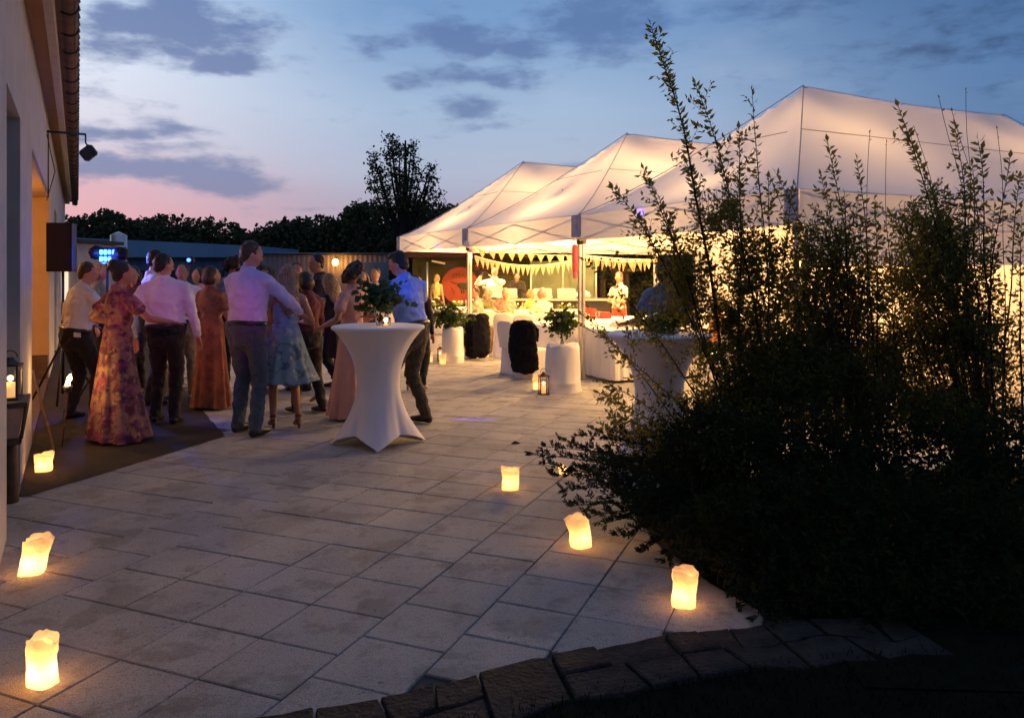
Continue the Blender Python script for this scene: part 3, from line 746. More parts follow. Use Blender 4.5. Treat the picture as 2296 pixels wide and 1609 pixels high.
bouquet('flower_vase', T2+Vector((.05, -.05, 1.10)), 'low dark greenery bowl on the cocktail table behind the shrubs', .05, .12, (.26, .2, .07), 500, 4, .035)
def candle(t, z0, r, h, flame=True, power=1.5, m=M_wax):
    bm = bmesh.new(); lathe(bm, [(0, 0), (r, 0), (r, h), (0, h-.002)], 12, (0, 0, z0)); c = bm_obj('candle', bm, m, t)
    bm = bmesh.new(); lathe(bm, [(0, 0), (.007, .008), (.008, .018), (0, .042)], 8, (0, 0, z0+h+.004)); bm_obj('flame', bm, M_flame, c)
    point_light('candle_light', (0, 0, z0+h+.03), power*1.15, (1, .47, .15), .02, t)
tl = T1+Vector((.10, -.17, 1.10))
tg = empty('tealight_glass', tuple(tl), 0, 'lit tealight in a round glass on the front cocktail table', 'candle')
bm = bmesh.new(); lathe(bm, [(0, .001), (.035, .001), (.045, .03), (.043, .085), (.040, .085), (.042, .03), (.032, .006), (0, .006)], 18); bm_obj('glass', bm, M_glass, tg)
candle(tg, .008, .020, .016, power=.5)

def paper_lantern(loc, h, w_, rz, seed, label, power=2.0, lean=0.0):
    rr = random.Random(seed); t = empty('paper_bag_lantern', tuple(loc), rz, label, 'lantern', 'glowing paper bag lanterns on the ground')
    n_, rows = 28, 10; V, F = [], []; ph = [rr.random()*6.28 for _ in range(4)]
    for r_ in range(rows+1):
        v = r_/rows
        for k in range(n_):
            a = 2*math.pi*k/n_; ca, sa = math.cos(a), math.sin(a)
            sq = (abs(ca)**3.2+abs(sa)**3.2)**(-1/3.2)
            r = w_/2*sq*(1+.025*math.sin(5*a+ph[3]+2.5*v)*(.3+v)+.10*v+.07*v*math.sin(2*a+ph[0])+.05*math.sin(3*a+ph[1]+v*3)*v)*(1-.08*math.exp(-((v-.5)/.2)**2)*(1+math.sin(a+ph[2])))
            z = h*v
            if r_ == rows: z += h*.07*math.sin(2*a+ph[3])+rr.uniform(-.02, .02)*h*2
            V.append((r*ca+lean*v*h+rr.gauss(0, .0012), r*sa*.82+rr.gauss(0, .0012), z+.002))
    for r_ in range(rows):
        for k in range(n_): F.append((r_*n_+k, r_*n_+(k+1) % n_, (r_+1)*n_+(k+1) % n_, (r_+1)*n_+k))
    F.append(tuple(range(n_))[::-1])
    py_obj('bag', V, F, M_paper, t, smooth=True)
    candle(t, .006, .018, .022, power=power)
bags = [((95, 1533), .180, .106, 'brightest paper bag lantern at the lower left corner, with a torn top edge', 2.6, 0),
        ((70, 1284), .185, .122, 'leaning paper bag lantern beside the downpipe, second from the bottom on the left', 2.6, .22),
        ((98, 1056), .140, .118, 'wide paper bag lantern at the foot of the leaning pole on the dark matting', 1.6, .05),
        ((1144, 1096), .155, .122, 'paper bag lantern on the open paving between the cocktail table and the juniper', 1.3, .0),
        ((1303, 1224), .170, .118, 'twisted paper bag lantern beside the lowest juniper branches', 1.4, -.18),
        ((1532, 1356), .165, .112, 'crumpled paper bag lantern nearest to the flagstone border', 1.4, .05),
        ((1262, 1064), .06, .06, 'tiny lit paper bag lantern half hidden under the juniper', .5, .0),
        ((962, 812), .19, .115, 'faintly lit paper bag lantern left of the wrapped flower pot', .5, .0),
        ((992, 816), .19, .10, 'small paper bag lantern leaning at the foot of the wrapped flower pot', .3, .1),
        ((1204, 873), .20, .10, 'paper bag lantern behind the small metal lantern by the wrapped pot', .9, .0)]
for k, ((x, y), h, w_, lb, pw, ln) in enumerate(bags): paper_lantern(G(x, y), h, w_, random.uniform(-.5, .5), 30+k, lb, pw, ln)
def metal_lantern(loc, h, w_, label, power=2, m=M_wood, rz=.2):
    t = empty('candle_lantern', tuple(loc), rz, label, 'lantern')
    for sx_ in (-1, 1):
        for sy_ in (-1, 1):
            bm = bmesh.new(); box(bm, (sx_*w_/2, sy_*w_/2, h*.4), (.010, .010, h*.8)); bm_obj('post', bm, m, t, False)
    for z in (.008, h*.8):
        bm = bmesh.new(); box(bm, (0, 0, z), (w_+.02, w_+.02, .014)); bm_obj('base' if z < .1 else 'top_plate', bm, m, t, False)
    bm = bmesh.new(); lathe(bm, [(w_*.6, h*.80), (w_*.2, h*.93), (w_*.2, h*.97), (0, h*.98)], 4); bm_obj('roof', bm, m, t, False)
    bm = bmesh.new(); tube(bm, [(math.cos(a)*w_*.4, 0, h*.97+math.sin(a)*h*.16) for a in [math.pi*k/8 for k in range(9)]], .004, 5); bm_obj('handle', bm, m, t)
    candle(t, .016, w_*.27, h*.34, power=power)
    for k in range(4):
        bm = bmesh.new(); box(bm, (math.cos(k*math.pi/2)*w_/2, math.sin(k*math.pi/2)*w_/2, h*.4), (.002 if k % 2 == 0 else w_, w_ if k % 2 == 0 else .002, h*.76)); bm_obj('pane', bm, M_glass, t, False)
    return t
metal_lantern(G(1219, 884), .30, .11, 'small metal lantern with a lit candle beside the wrapped flower pot', 2.2)
metal_lantern(G(985, 812)+Vector((0, .2, 0)), .27, .09, 'slim dark lantern standing behind the paper bags', .3)
# torch on a spike at the doorway
P = G(139, 1002)
tr = empty('garden_torch', (P.x, P.y, 0), 0, 'flickering garden torch on a thin stake beside the doorway', 'torch')
top_ = at(152, 880, P.y)-Vector((P.x, P.y, 0))
bm = bmesh.new(); tube(bm, [(0, 0, 0), top_], [.006, .010], 8); bm_obj('stake', bm, M_wood, tr)
bm = bmesh.new(); lathe(bm, [(0, 0), (.03, .01), (.042, .06), (.035, .065)], 14, tuple(top_)); bm_obj('cup', bm, M_frame, tr)
for dx_, dz, s_ in ((0, .10, 1.0), (.022, .15, .7), (-.012, .06, .7)):
    bm = bmesh.new(); lathe(bm, [(0, 0), (.016*s_, .015), (.020*s_, .035), (.010*s_, .07), (0, .10*s_)], 10, tuple(top_+Vector((dx_, 0, dz-.05)))); bm_obj('flame', bm, M_flame, tr)
point_light('torch_light', tuple(top_+Vector((.0, -.03, .14))), 7, (1, .5, .14), .04, tr)
# pole leaning in the doorway
a, b = at(74, 832, 8.1), G(121, 1012)
lpole = empty('leaning_pole', tuple(b), 0, 'dark wooden pole leaning from the doorway edge to the matting', 'pole')
bm = bmesh.new(); tube(bm, [(0, 0, .01), a-b], .014, 8); bm_obj('shaft', bm, M_wood, lpole)
bm = bmesh.new(); tube(bm, [(0, 0, .0), (a-b)*.05], .018, 8); bm_obj('ferrule', bm, M_dark, lpole)
# narrow stand with lantern by the first doorway
P = B(6.45, -.41); 
st = empty('plant_stand', (P.x, P.y, 0), math.atan2(U.y, U.x), 'narrow white stand with a tapered lit trough in front of the dark doorway', 'stand')
V = []
for z, sx_, sy_ in ((.46, .09, .05), (.68, .18, .09)):
    for x_, y_ in ((-1, -1), (1, -1), (1, 1), (-1, 1)): V.append((x_*sx_, y_*sy_, z))
py_obj('trough', V, [(0, 3, 2, 1), (0, 1, 5, 4), (1, 2, 6, 5), (2, 3, 7, 6), (3, 0, 4, 7)], mat('pink_panel', (.75, .50, .38), .6, var=.2), st)
bm = bmesh.new(); box(bm, (0, 0, .705), (.42, .22, .03)); bm_obj('tabletop', bm, M_frame, st, False)
for sx_ in (-1, 1):
    bm = bmesh.new(); tube(bm, [(sx_*.09, -.06, .42), (sx_*.195, -.10, .69)], .010, 6); bm_obj('brace', bm, M_frame, st)
bm = bmesh.new(); box(bm, (0, 0, .43), (.22, .12, .03)); bm_obj('bottom_rail', bm, M_frame, st, False)
bm = bmesh.new(); tube(bm, [(0, 0, 0), (0, 0, .42)], [(.05, .05), (.04, .04)], 12); bm_obj('column', bm, M_wood, st)
ln = metal_lantern(P+Vector((0, 0, .72))+U*-.02, .30, .11, 'tall dark framed lantern with a lit candle on the narrow stand', 5.0, M_frame, .3)

# ---------------------------------------------------------------- covered chairs
def make_chair():
    t = empty('covered_chair', (0, 0, 0), 0, cat='chair', group='banquet chairs in white covers')
    bm = bmesh.new(); rings = []
    for z, hx, hy, yo in ((.004, .225, .225, 0), (.10, .215, .21, 0), (.30, .205, .20, 0), (.415, .20, .20, 0), (.435, .19, .19, 0)):
        ring = []
        for k in range(24):
            a = 2*math.pi*k/24; e = .35; ca, sa = math.cos(a), math.sin(a)
            wv = 1+.02*math.sin(a*6)*(.45-z)
            ring.append(bm.verts.new((hx*wv*math.copysign(abs(ca)**e, ca), hy*wv*math.copysign(abs(sa)**e, sa)+yo, z)))
        rings.append(ring)
    for q, s_ in zip(rings, rings[1:]):
        for k in range(24): bm.faces.new((q[k], q[(k+1) % 24], s_[(k+1) % 24], s_[k]))
    bm.faces.new(rings[-1]); bm_obj('seat_cover', bm, M_cotton, t)
    bm = bmesh.new(); rings = []
    for z, hx, yo in ((.40, .200, -.205), (.47, .192, -.21), (.60, .205, -.235), (.70, .205, -.25), (.77, .19, -.258), (.81, .15, -.26), (.828, .09, -.26)):
        rings.append([bm.verts.new((hx*math.cos(2*math.pi*k/20), .022*math.sin(2*math.pi*k/20)+yo, z)) for k in range(20)])
    for q, s_ in zip(rings, rings[1:]):
        for k in range(20): bm.faces.new((q[k], q[(k+1) % 20], s_[(k+1) % 20], s_[k]))
    bm.faces.new(rings[-1]); bm_obj('back_cover', bm, M_cotton, t)
    return t
chair0 = make_chair(); used = [0]
def chair(loc, rz, label):
    c = chair0 if not used[0] else copy_tree(chair0); used[0] = 1
    c.location = loc; c.rotation_euler = (0, 0, rz); c['label'] = label; return c
def face(p, q): d = Vector(q)-Vector(p); return math.atan2(-d.x, d.y)
def round_table(c, r, label, cloth_label, h=.74):
    t = empty('banquet_table', tuple(c), 0, label, 'table', 'banquet tables under white cloths')
    bm = bmesh.new(); lathe(bm, [(0, h-.03), (r-.01, h-.03), (r-.01, h-.008), (0, h-.008)], 32); bm_obj('tabletop', bm, M_wood, t)
    for k in range(4):
        a = k*math.pi/2+.4; bm = bmesh.new(); tube(bm, [(math.cos(a)*r*.55, math.sin(a)*r*.55, 0), (math.cos(a)*r*.5, math.sin(a)*r*.5, h-.03)], .018, 6); bm_obj('leg', bm, M_alu, t)
    n_ = 96; V = [(c[0], c[1], h)]; F = []; rows = [(r*.98, h, 0), (r, h-.006, 0), (r+.012, h-.05, .3), (r+.03, h*.5, .8), (r+.05, .03, 1)]
    for rr_, z, q in rows:
        for k in range(n_):
            a = 2*math.pi*k/n_; fo = q*.035*math.sin(a*14+math.sin(a*3)*1.5); V.append((c[0]+(rr_+fo)*math.cos(a), c[1]+(rr_+fo)*math.sin(a), z))
    for k in range(n_): F.append((0, 1+k, 1+(k+1) % n_))
    for q in range(len(rows)-1):
        for k in range(n_): F.append((1+q*n_+k, 1+(q+1)*n_+k, 1+(q+1)*n_+(k+1) % n_, 1+q*n_+(k+1) % n_))
    tag(py_obj('tablecloth', V, F, M_cotton, smooth=True), cloth_label, 'tablecloth', 'white floor length tablecloths')
def long_table(c, L, W_, rz, label, cloth_label, h=.74, drop=.70):
    t = empty('banquet_table', tuple(c), rz, label, 'table', 'banquet tables under white cloths')
    bm = bmesh.new(); box(bm, (0, 0, h-.02), (L-.02, W_-.02, .025)); bm_obj('tabletop', bm, M_wood, t, False)
    for sx_ in (-1, 1):
        for sy_ in (-1, 1):
            bm = bmesh.new(); tube(bm, [(sx_*(L/2-.15), sy_*(W_/2-.1), 0), (sx_*(L/2-.15), sy_*(W_/2-.1), h-.03)], .016, 6); bm_obj('leg', bm, M_alu, t)
    V, F = [], []; n_ = 120; per = 2*(L+W_)
    def pt(u, off):
        u = (u % 1)*per
        if u < L: return (-L/2+u, -W_/2-off)
        u -= L
        if u < W_: return (L/2+off, -W_/2+u)
        u -= W_
        if u < L: return (L/2-u, W_/2+off)
        return (-L/2-off, W_/2-(u-L))
    for off, z in ((0, h), (.004, h-.01), (.02, h-drop*.5), (.04, h-drop)):
        for k in range(n_):
            x_, y_ = pt(k/n_, off+.018*math.sin(k*1.9+math.sin(k*.37)*2)*(h-z)/max(drop, .01)); V.append((x_, y_, z))
    for q in range(3):
        for k in range(n_): F.append((q*n_+k, (q+1)*n_+k, (q+1)*n_+(k+1) % n_, q*n_+(k+1) % n_))
    F.append(tuple(range(n_)))
    o = tag(py_obj('tablecloth', V, F, M_cotton, smooth=False), cloth_label, 'tablecloth', 'white floor length tablecloths'); o.location = c; o.rotation_euler = (0, 0, rz)
RB = Vector((1.15, 12.9, 0))
round_table(RB, .80, 'round banquet table beside the front tent pole', 'white cloth on the round table beside the front tent pole')
LT = Vector((.28, 16.9, 0))
long_table(LT, 3.0, .9, .08, 'long banquet table where the guests are seated', 'white cloth on the long table of the seated guests')
LT2 = Vector((-1.9, 18.2, 0))
long_table(LT2, 2.4, .8, .1, 'long banquet table at the far left under the farthest marquee', 'white cloth on the far left table')
LT3 = Vector((2.3, 14.4, 0)); long_table(LT3, 2.6, .9, .42, 'long banquet table with the red box in front of the waitress', 'white cloth on the table with the red box')
LT4 = Vector((2.15, 11.9, 0)); long_table(LT4, 1.9, .85, .42, 'banquet table between the front tent pole and the shrubs', 'white cloth on the table between tent pole and shrubs')
RC = Vector((4.6, 11.2, 0)); round_table(RC, .8, 'round banquet table behind the shrubs on the right', 'white cloth on the round table behind the shrubs')
RD = Vector((4.0, 15.2, 0)); round_table(RD, .8, 'round banquet table far back under the middle marquee', 'white cloth on the round table far back')
chs = [((977, 792), 0, 'white covered chair left of the wrapped flower pot, its back to the camera'),
       ((1132, 799), -.05, 'white covered chair behind the man in the pink shirt'),
       ((1172, 803), .1, 'white covered chair beside the one with the black jacket, farther back'),
       ((1212, 800), .0, 'white covered chair behind the woman in the pale blouse'),
       ((1160, 836), -.9, 'white covered chair turned to the round table, left of the jacket'),
       ((1196, 846), -.75, 'white covered chair hidden under the draped black jacket'),
       ((1068, 800), .15, 'white covered chair of the man in the green shirt, under black coats'),
       ((1376, 846), 2.6, 'white covered chair seen low between the tent pole and the shrub'),
       ((1455, 850), 2.9, 'white covered chair just right of the tent pole, behind branches'),
       ((1620, 860), .3, 'white covered chair glimpsed through the middle of the shrub'),
       ((1680, 850), -.4, 'white covered chair glimpsed through the shrub beside the orange guest'),
       ((1900, 868), .5, 'white covered chair glimpsed through the shrub stems at the right')]
for (x, y), rz, lb in chs: chair(G(x, y), rz, lb)
# garments over chairs
def draped(loc, rz, w_, top, bot, label, lean=.0):
    bm = bmesh.new()
    tube(bm, [(0, -.26, top), (0, -.28, top-.05), (0, -.30, (top+bot)/2), (lean, -.31, bot+.05), (lean, -.31, bot)], [(w_*.30, .05), (w_*.42, .07), (w_*.5, .085), (w_*.46, .07), (w_*.25, .05)], 16, ref=(1, 0, 0))
    tube(bm, [(0, -.22, top), (0, -.16, top-.12), (0, -.15, top-.3)], [(w_*.28, .03), (w_*.4, .03), (w_*.38, .03)], 14, ref=(1, 0, 0))
    me = fuse(bm, .014, 3, .035, .06); o = link('jacket', me, M_black_cloth); o.location = loc; o.rotation_euler = (0, 0, rz)
    tag(o, label, 'jacket', 'black jackets draped over chairs')
draped(G(1196, 846), -.60, .52, .86, .10, 'large black jacket draped over the chair at the round table', .06)
draped(G(1056, 800)+Vector((0, -.0, 0)), .15, .30, .80, .02, 'long black coat over the chair of the man in green')
draped(G(1078, 803)+Vector((0, -.02, 0)), .1, .32, .82, .06, 'second black coat beside the first, behind the man in green')
# wrapped pots at the tent legs
def wrapped_pot(loc, r, h, label):
    bm = bmesh.new(); n_ = 36; rings = []
    for z, rr_ in ((.0, 1.08), (.05, 1.02), (.17, 1.0), (.20, 1.03), (.22, 1.0), (.6, .98), (.93, .97), (.985, .9), (1.0, .78), (.97, .3)):
        ring = []
        for k in range(n_):
            a = 2*math.pi*k/n_; f_ = .035*noise.noise(Vector((math.cos(a)*2.2, math.sin(a)*2.2, z*3+loc[0])))+.02*math.sin(a*5+z*6)
            ring.append(bm.verts.new((r*(rr_+f_*1.6)*math.cos(a), r*(rr_+f_*1.6)*math.sin(a), h*z+.003+.02*(z > .5)*math.sin(a*3))))
        rings.append(ring)
    for q, s_ in zip(rings, rings[1:]):
        for k in range(n_): bm.faces.new((q[k], q[(k+1) % n_], s_[(k+1) % n_], s_[k]))
    bm.faces.new(rings[-1]); o = bm_obj('wrapped_barrel', bm, M_cotton); o.location = loc
    return tag(o, label, 'barrel', 'cloth wrapped barrels at the tent legs')
P1 = G(1015, 812); wrapped_pot(P1, .19, .60, 'white cloth wrapped barrel at the left tent leg, with a bushy plant')
P2 = G(1262, 876); wrapped_pot(P2, .235, .62, 'larger white cloth wrapped barrel at the front tent leg, with a flower vase')
bouquet('flower_bush', P1+Vector((-.07, 0, .58)), 'bushy greenery with white blooms on the left wrapped barrel', .10, .08, (.30, .2, .17), 1300, 11, .04, M_frame)
bouquet('flower_bush', P2+Vector((-.01, 0, .60)), 'tall glass vase of green leaves and white roses on the front wrapped barrel', .22, .055, (.21, .17, .15), 1000, 9, .036)
# bundled side curtain at the far tent leg
Pc = C[2]+Vector((.10, -.10, 0)); bm = bmesh.new()
tube(bm, [(-.14, 0, 2.16), (0, 0, 2.10), (.18, .06, 2.10), (.33, .14, 2.20)], [(.05, .05), (.12, .12), (.15, .11), (.05, .05)], 14)
tube(bm, [(.05, 0, 2.12), (.02, 0, 1.97)], [.09, .03], 10)
o = link('curtain_bundle', fuse(bm, .02, 2, .05, .08), M_canopy); o.location = Pc; tag(o, 'gathered white curtain bundle tied at the top of the left tent leg', 'curtain')
# things on the tables
def bottle_set(c, n_, L, rz, tag_txt):
    rr = random.Random(n_+int(L*10))
    ux, uy = math.cos(rz), math.sin(rz)
    for k in range(n_):
        s_ = -L/2+L*(k+.5)/n_; loc = Vector(c)+Vector((ux*s_, uy*s_+rr.uniform(-.12, .12), .742))
        V, F = [], []; t = empty('table_garland', tuple(loc), 0, '%s leafy centrepiece from the left %s' % (('first', 'second', 'third', 'fourth')[k], tag_txt), 'centrepiece', 'green centrepieces on the tables')
        foliage(V, F, (0, 0, .07), (.20, .08, .07), 130, .028); tag(py_obj('leaves', V, F, M_food_leaf, t), kind='stuff')
        for j in range(4):
            bm = bmesh.new(); ball(bm, (rr.uniform(-.15, .15), rr.uniform(-.06, .02), .10+rr.random()*.05), (.022, .022, .022), None, 8, 6); bm_obj('flower', bm, M_flower, t)
        g = empty('wine_glass', tuple(loc+Vector((ux*.26, uy*.26-.1, 0))), 0, 'wine glass right of the %s leafy centrepiece %s' % (('first', 'second', 'third', 'fourth')[k], tag_txt), 'glass', 'glasses on the tables')
        bm = bmesh.new(); lathe(bm, [(.032, .001), (.004, .008), (.004, .08), (.03, .11), (.036, .14), (.030, .18)], 12); bm_obj('bowl', bm, M_glass, g)
M_food_leaf = translucent('garland_leaf', (.16, .20, .05), .3, tcol=(.25, .28, .06))
bottle_set(LT, 4, 2.4, .08, 'on the long table of the seated guests'); bottle_set(LT2, 3, 1.9, .1, 'on the far left table')
bottle_set(RB, 1, .4, 0, 'on the round table'); bottle_set(LT4, 2, 1.2, .42, 'on the table between tent pole and shrubs')
bm = bmesh.new(); box(bm, (0, 0, .06), (.50, .3, .12), Matrix.Rotation(.1, 3, 'Y'), .02); box(bm, (-.12, .1, .12), (.28, .2, .1), Matrix.Rotation(.2, 3, 'Y'), .02)
o = bm_obj('red_box', bm, M_red, None, False); o.location = at(1338, 704, 14.2); o.location.z = .745; tag(o, 'crumpled red carton lying on the white table before the dark trees', 'box')
# buffet counter with chafing dishes
bc = Vector((.75, 19.6, 0)); bt = empty('buffet_counter', tuple(bc), .03, 'dark buffet counter where the cook in black works', 'counter')
bm = bmesh.new(); box(bm, (0, 0, .88), (3.6, .7, .05), None, .01); bm_obj('worktop', bm, M_steel, bt, False)
bm = bmesh.new(); box(bm, (0, .02, .43), (3.4, .6, .84)); bm_obj('cabinet', bm, M_dark, bt, False)
bm = bmesh.new(); box(bm, (-1.9, .3, .43), (.06, .06, .86)); bm_obj('leg', bm, M_steel, bt, False)
for k, (dx_, lb) in enumerate(((-.85, 'steel chafing dish left of the cook'), (.02, 'steel chafing dish right in front of the cook'), (.62, 'steel chafing dish behind the grey haired guest'))):
    t = empty('chafing_dish', tuple(bc+Vector((dx_, -.1, .905))), 0, lb, 'dish', 'chafing dishes on the buffet')
    bm = bmesh.new(); box(bm, (0, 0, .05), (.48, .30, .09), None, .02); bm_obj('tray', bm, M_steel, t, False)
    bm = bmesh.new(); box(bm, (0, .05, .16), (.46, .28, .05), Matrix.Rotation(R(35), 3, 'X'), .02); bm_obj('lid', bm, M_steel, t, False)
bm = bmesh.new(); ball(bm, (0, 0, .07), (.26, .16, .09)); ball(bm, (.1, 0, .10), (.12, .1, .1))
o = link('foil_parcel', fuse(bm, .02, 1, .08, .05), M_steel); o.location = bc+Vector((.98, 0, .905)); tag(o, 'crumpled bluish foil parcel on the buffet beside a tent pole', 'parcel')

# bar kiosk with round orange sign
M_olive = mat('olive_wall', (.07, .07, .02), .85, var=.25, vscale=1.5)
M_brown = mat('brown_canopy', (.10, .035, .025), .8, var=.3, vscale=2)
M_tarp = mat('grey_green_tarp', (.17, .21, .13), .8, color2=(.09, .12, .07), vscale=1.2, bump=.2, bscale=3)
M_orange = mat('orange_sign_paint', (.36, .055, .018), .6, var=.12, vscale=5)
M_sign_dark = mat('sign_dark_print', (.12, .025, .015), .7)
a, b = at(925, 700, 22.5), at(1200, 700, 22.5)
kx = (a.x+b.x)/2; kw = b.x-a.x; kt = at(1000, 572, 22.5).z
ks = empty('bar_kiosk', (kx, 22.5, 0), 0, 'olive bar kiosk with brown awning and a big round orange sign', 'kiosk')
bm = bmesh.new(); box(bm, (0, .5, kt/2), (kw, 1.0, kt)); bm_obj('wall', bm, M_olive, ks, False)
bm = bmesh.new(); box(bm, (0, -.25, kt+.06), (kw+.3, 1.8, .16), Matrix.Rotation(R(4), 3, 'X')); bm_obj('awning', bm, M_brown, ks, False)
c1 = at(1105, 602, 22.4); bm = bmesh.new(); box(bm, (c1.x-kx, -.03, c1.z), (1.9, .05, .36)); bm_obj('sign_board', bm, M_dark, ks, False)
c2 = at(1031, 640, 22.3); cr = 41*22.3/FPX
rotx = Matrix.Rotation(R(90), 3, 'X')
def disc(name, r0, y, z0, m, x_=0, zz=0, thick=.02):
    bm = bmesh.new(); bmesh.ops.create_cone(bm, cap_ends=True, segments=48, radius1=r0, radius2=r0, depth=thick)
    bmesh.ops.transform(bm, matrix=Matrix.Translation((c2.x-kx+x_, y, c2.z+zz)) @ rotx.to_4x4(), verts=bm.verts); return bm_obj(name, bm, m, ks, False)
disc('sign_rim', cr*1.05, -.19, 0, M_sign_dark); disc('round_sign', cr, -.205, 0, M_orange)
bm = bmesh.new()   # a plain dark animal shape with a curved horn line on the disc
ball(bm, (c2.x-kx+.14, -.225, c2.z-.02), (.17, .012, .10)); ball(bm, (c2.x-kx+.0, -.225, c2.z+.02), (.07, .012, .06)); 
tube(bm, [(c2.x-kx-.24, -.222, c2.z-.06), (c2.x-kx-.16, -.222, c2.z-.24)], .012, 5); tube(bm, [(c2.x-kx-.26, -.222, c2.z+.10), (c2.x-kx-.15, -.222, c2.z+.06), (c2.x-kx+.1, -.222, c2.z+.06)], .012, 5)
for dx_ in (.05, .12, .22, .28): tube(bm, [(c2.x-kx+dx_, -.225, c2.z-.06), (c2.x-kx+dx_, -.225, c2.z-.22)], .018, 5)
bm_obj('sign_emblem', bm, mat('emblem_dark', (.07, .06, .02), .8), ks)
def text(s, loc, size, m, parent):
    cu = bpy.data.curves.new('lettering', 'FONT'); cu.body = s; cu.size = size; cu.extrude = .004; cu.align_x = 'CENTER'; cu.align_y = 'CENTER'
    o = bpy.data.objects.new('lettering', cu); col.objects.link(o); cu.materials.append(m); me = bpy.data.meshes.new_from_object(o); bpy.data.objects.remove(o); o = link('lettering', me, m, parent, False, loc); o.rotation_euler = (R(90), 0, 0); return o
text('SPORTS', (c1.x-kx-.15, -.065, c1.z+.03), .22, mat('brown_red_lettering', (.28, .06, .03), .7), ks)
text('STEAK', (c2.x-kx+.02, -.222, c2.z+.27), .17, M_sign_dark, ks)
bm = bmesh.new(); c3 = at(958, 640, 21.6); tube(bm, [(c3.x-kx, -.9, 0), (c3.x-kx, -.9, at(958, 588, 21.6).z)], .03, 6); bm_obj('awning_post', bm, M_alu, ks)
bm = bmesh.new(); c4 = at(975, 588, 21.8); box(bm, (c4.x-kx+.1, -.7, c4.z), (.38, .05, .05), Matrix.Rotation(R(12), 3, 'Y')); bm_obj('strip_light', bm, M_cotton, ks, False)
a, b = at(1190, 700, 21.9), at(1336, 700, 21.9)
tp = empty('tarpaulin_screen', ((a.x+b.x)/2, 21.9, 0), 0, 'grey green tarpaulin screen stretched between poles behind the guests', 'screen')
V, F = [], []; w_ = b.x-a.x; hh = at(1250, 585, 21.9).z
for q in range(13):
    for r_ in range(7): V.append((-w_/2+w_*q/12, .05*noise.noise(Vector((q*.6, r_*.5, 1))), hh*r_/6))
for q in range(12):
    for r_ in range(6): F.append((q*7+r_, q*7+7+r_, q*7+8+r_, q*7+r_+1))
py_obj('tarpaulin', V, F, M_tarp, tp, smooth=True)
for sx_ in (-1, 1):
    bm = bmesh.new(); tube(bm, [(sx_*w_/2, -.03, 0), (sx_*w_/2, -.03, hh+.1)], .03, 6); bm_obj('post', bm, M_alu, tp)
# hedge and trunks in the dark gap behind the waitress
for k, x_ in enumerate((1349, 1374, 1402)):
    p = at(x_, 700, 23+k*.4)
    t = empty('tree', (p.x, p.y, 0), 0, ('leftmost', 'middle', 'rightmost')[k]+' of three dark trunks behind the waitress and the bunting', 'tree', 'dark trees behind the bunting')
    bm = bmesh.new(); tube(bm, [(0, 0, 0), (.03, 0, 2), (0, .1, 4.2)], [.13, .10, .06], 8); bm_obj('trunk', bm, M_bark, t)
    V, F = [], []; crown(V, F, [((0, 0, 3.3), (1.1, .8, 1.0)), ((.3, .2, 2.3), (.6, .5, .5))], 900, .11); tag(py_obj('crown', V, F, M_treeleaf, t), kind='stuff')
V, F = [], []
for k in range(6000):
    leaf_quads(V, F, Vector((random.uniform(2.4, 9.5), 25.5+random.uniform(0, .8), random.uniform(0, 2.9))), .09)
V0 = len(V); V += [(2.2, 26.2, 0), (9.8, 26.2, 0), (9.8, 26.2, 2.8), (2.2, 26.2, 2.8)]; F.append((V0, V0+1, V0+2, V0+3))
tag(py_obj('hedge', V, F, M_treeleaf), 'dark hedge closing the view behind the marquees', 'hedge', kind='stuff')

# bunting
def bunting(p0, p1, sag, cnt, fw, fh, label):
    p0, p1 = Vector(p0), Vector(p1); t = empty('bunting', tuple(p0), 0, label, 'bunting', 'cream bunting strung under the marquees')
    def q(u): return (p1-p0)*u-Vector((0, 0, sag*4*u*(1-u)))
    bm = bmesh.new(); tube(bm, [q(k/24) for k in range(25)], .006, 4); bm_obj('string', bm, M_cotton, t)
    d = (p1-p0).normalized(); nrm = Vector((d.y, -d.x, 0))
    for k in range(cnt):
        u = (k+.5)/cnt; c = q(u); tl_ = random.gauss(0, .12)
        V = [tuple(-d*fw/2), tuple(d*fw/2), tuple(nrm*.02+Vector((d.x*tl_*fh, d.y*tl_*fh, -fh))), tuple(nrm*.018+Vector((0, 0, -fh*.3)))]
        o = py_obj('flag', V, [(0, 3, 1), (0, 2, 3), (3, 2, 1)], M_bunting, t, smooth=True); o.location = c
pa = at(1064, 573, 15.0); pb = at(1252, 577, 15.2); pc = at(1300, 574, 14.0); pd = at(1452, 585, 14.2)
bunting(pa, at(1300, 578, 15.6), .17, 21, .115, .205, 'lower sagging row of cream bunting left of the front tent pole')
bunting(at(1070, 560, 16.2), at(1310, 573, 16.4), .03, 11, .16, .17, 'upper straight row of cream bunting left of the front tent pole')
bunting(pc, pd, .05, 13, .085, .19, 'lower row of cream bunting right of the front tent pole')
bunting(at(1310, 572, 15.6), at(1500, 582, 15.8), .03, 10, .16, .20, 'upper row of cream bunting right of the front tent pole')
# red tube on the front leg
o_ = C[1]+Tf*.07+Vector((-.02, -.05, 0)); bm = bmesh.new(); tube(bm, [(0, 0, 1.60), (0, 0, 1.98)], .045, 10); tube(bm, [(0, 0, 1.50), (0, 0, 1.60)], .03, 8)
o = bm_obj('red_hazard_lantern', bm, mat('red_translucent', (.7, .10, .08), .4, emit=(.9, .12, .08), estr=.35)); o.location = o_; tag(o, 'red tube shaped lantern tied to the front tent leg', 'lantern')
o_ = C[1]+Tf*.07; 
for z, lb in ((.98, 'lower clamp'), (1.28, 'upper clamp')): pass

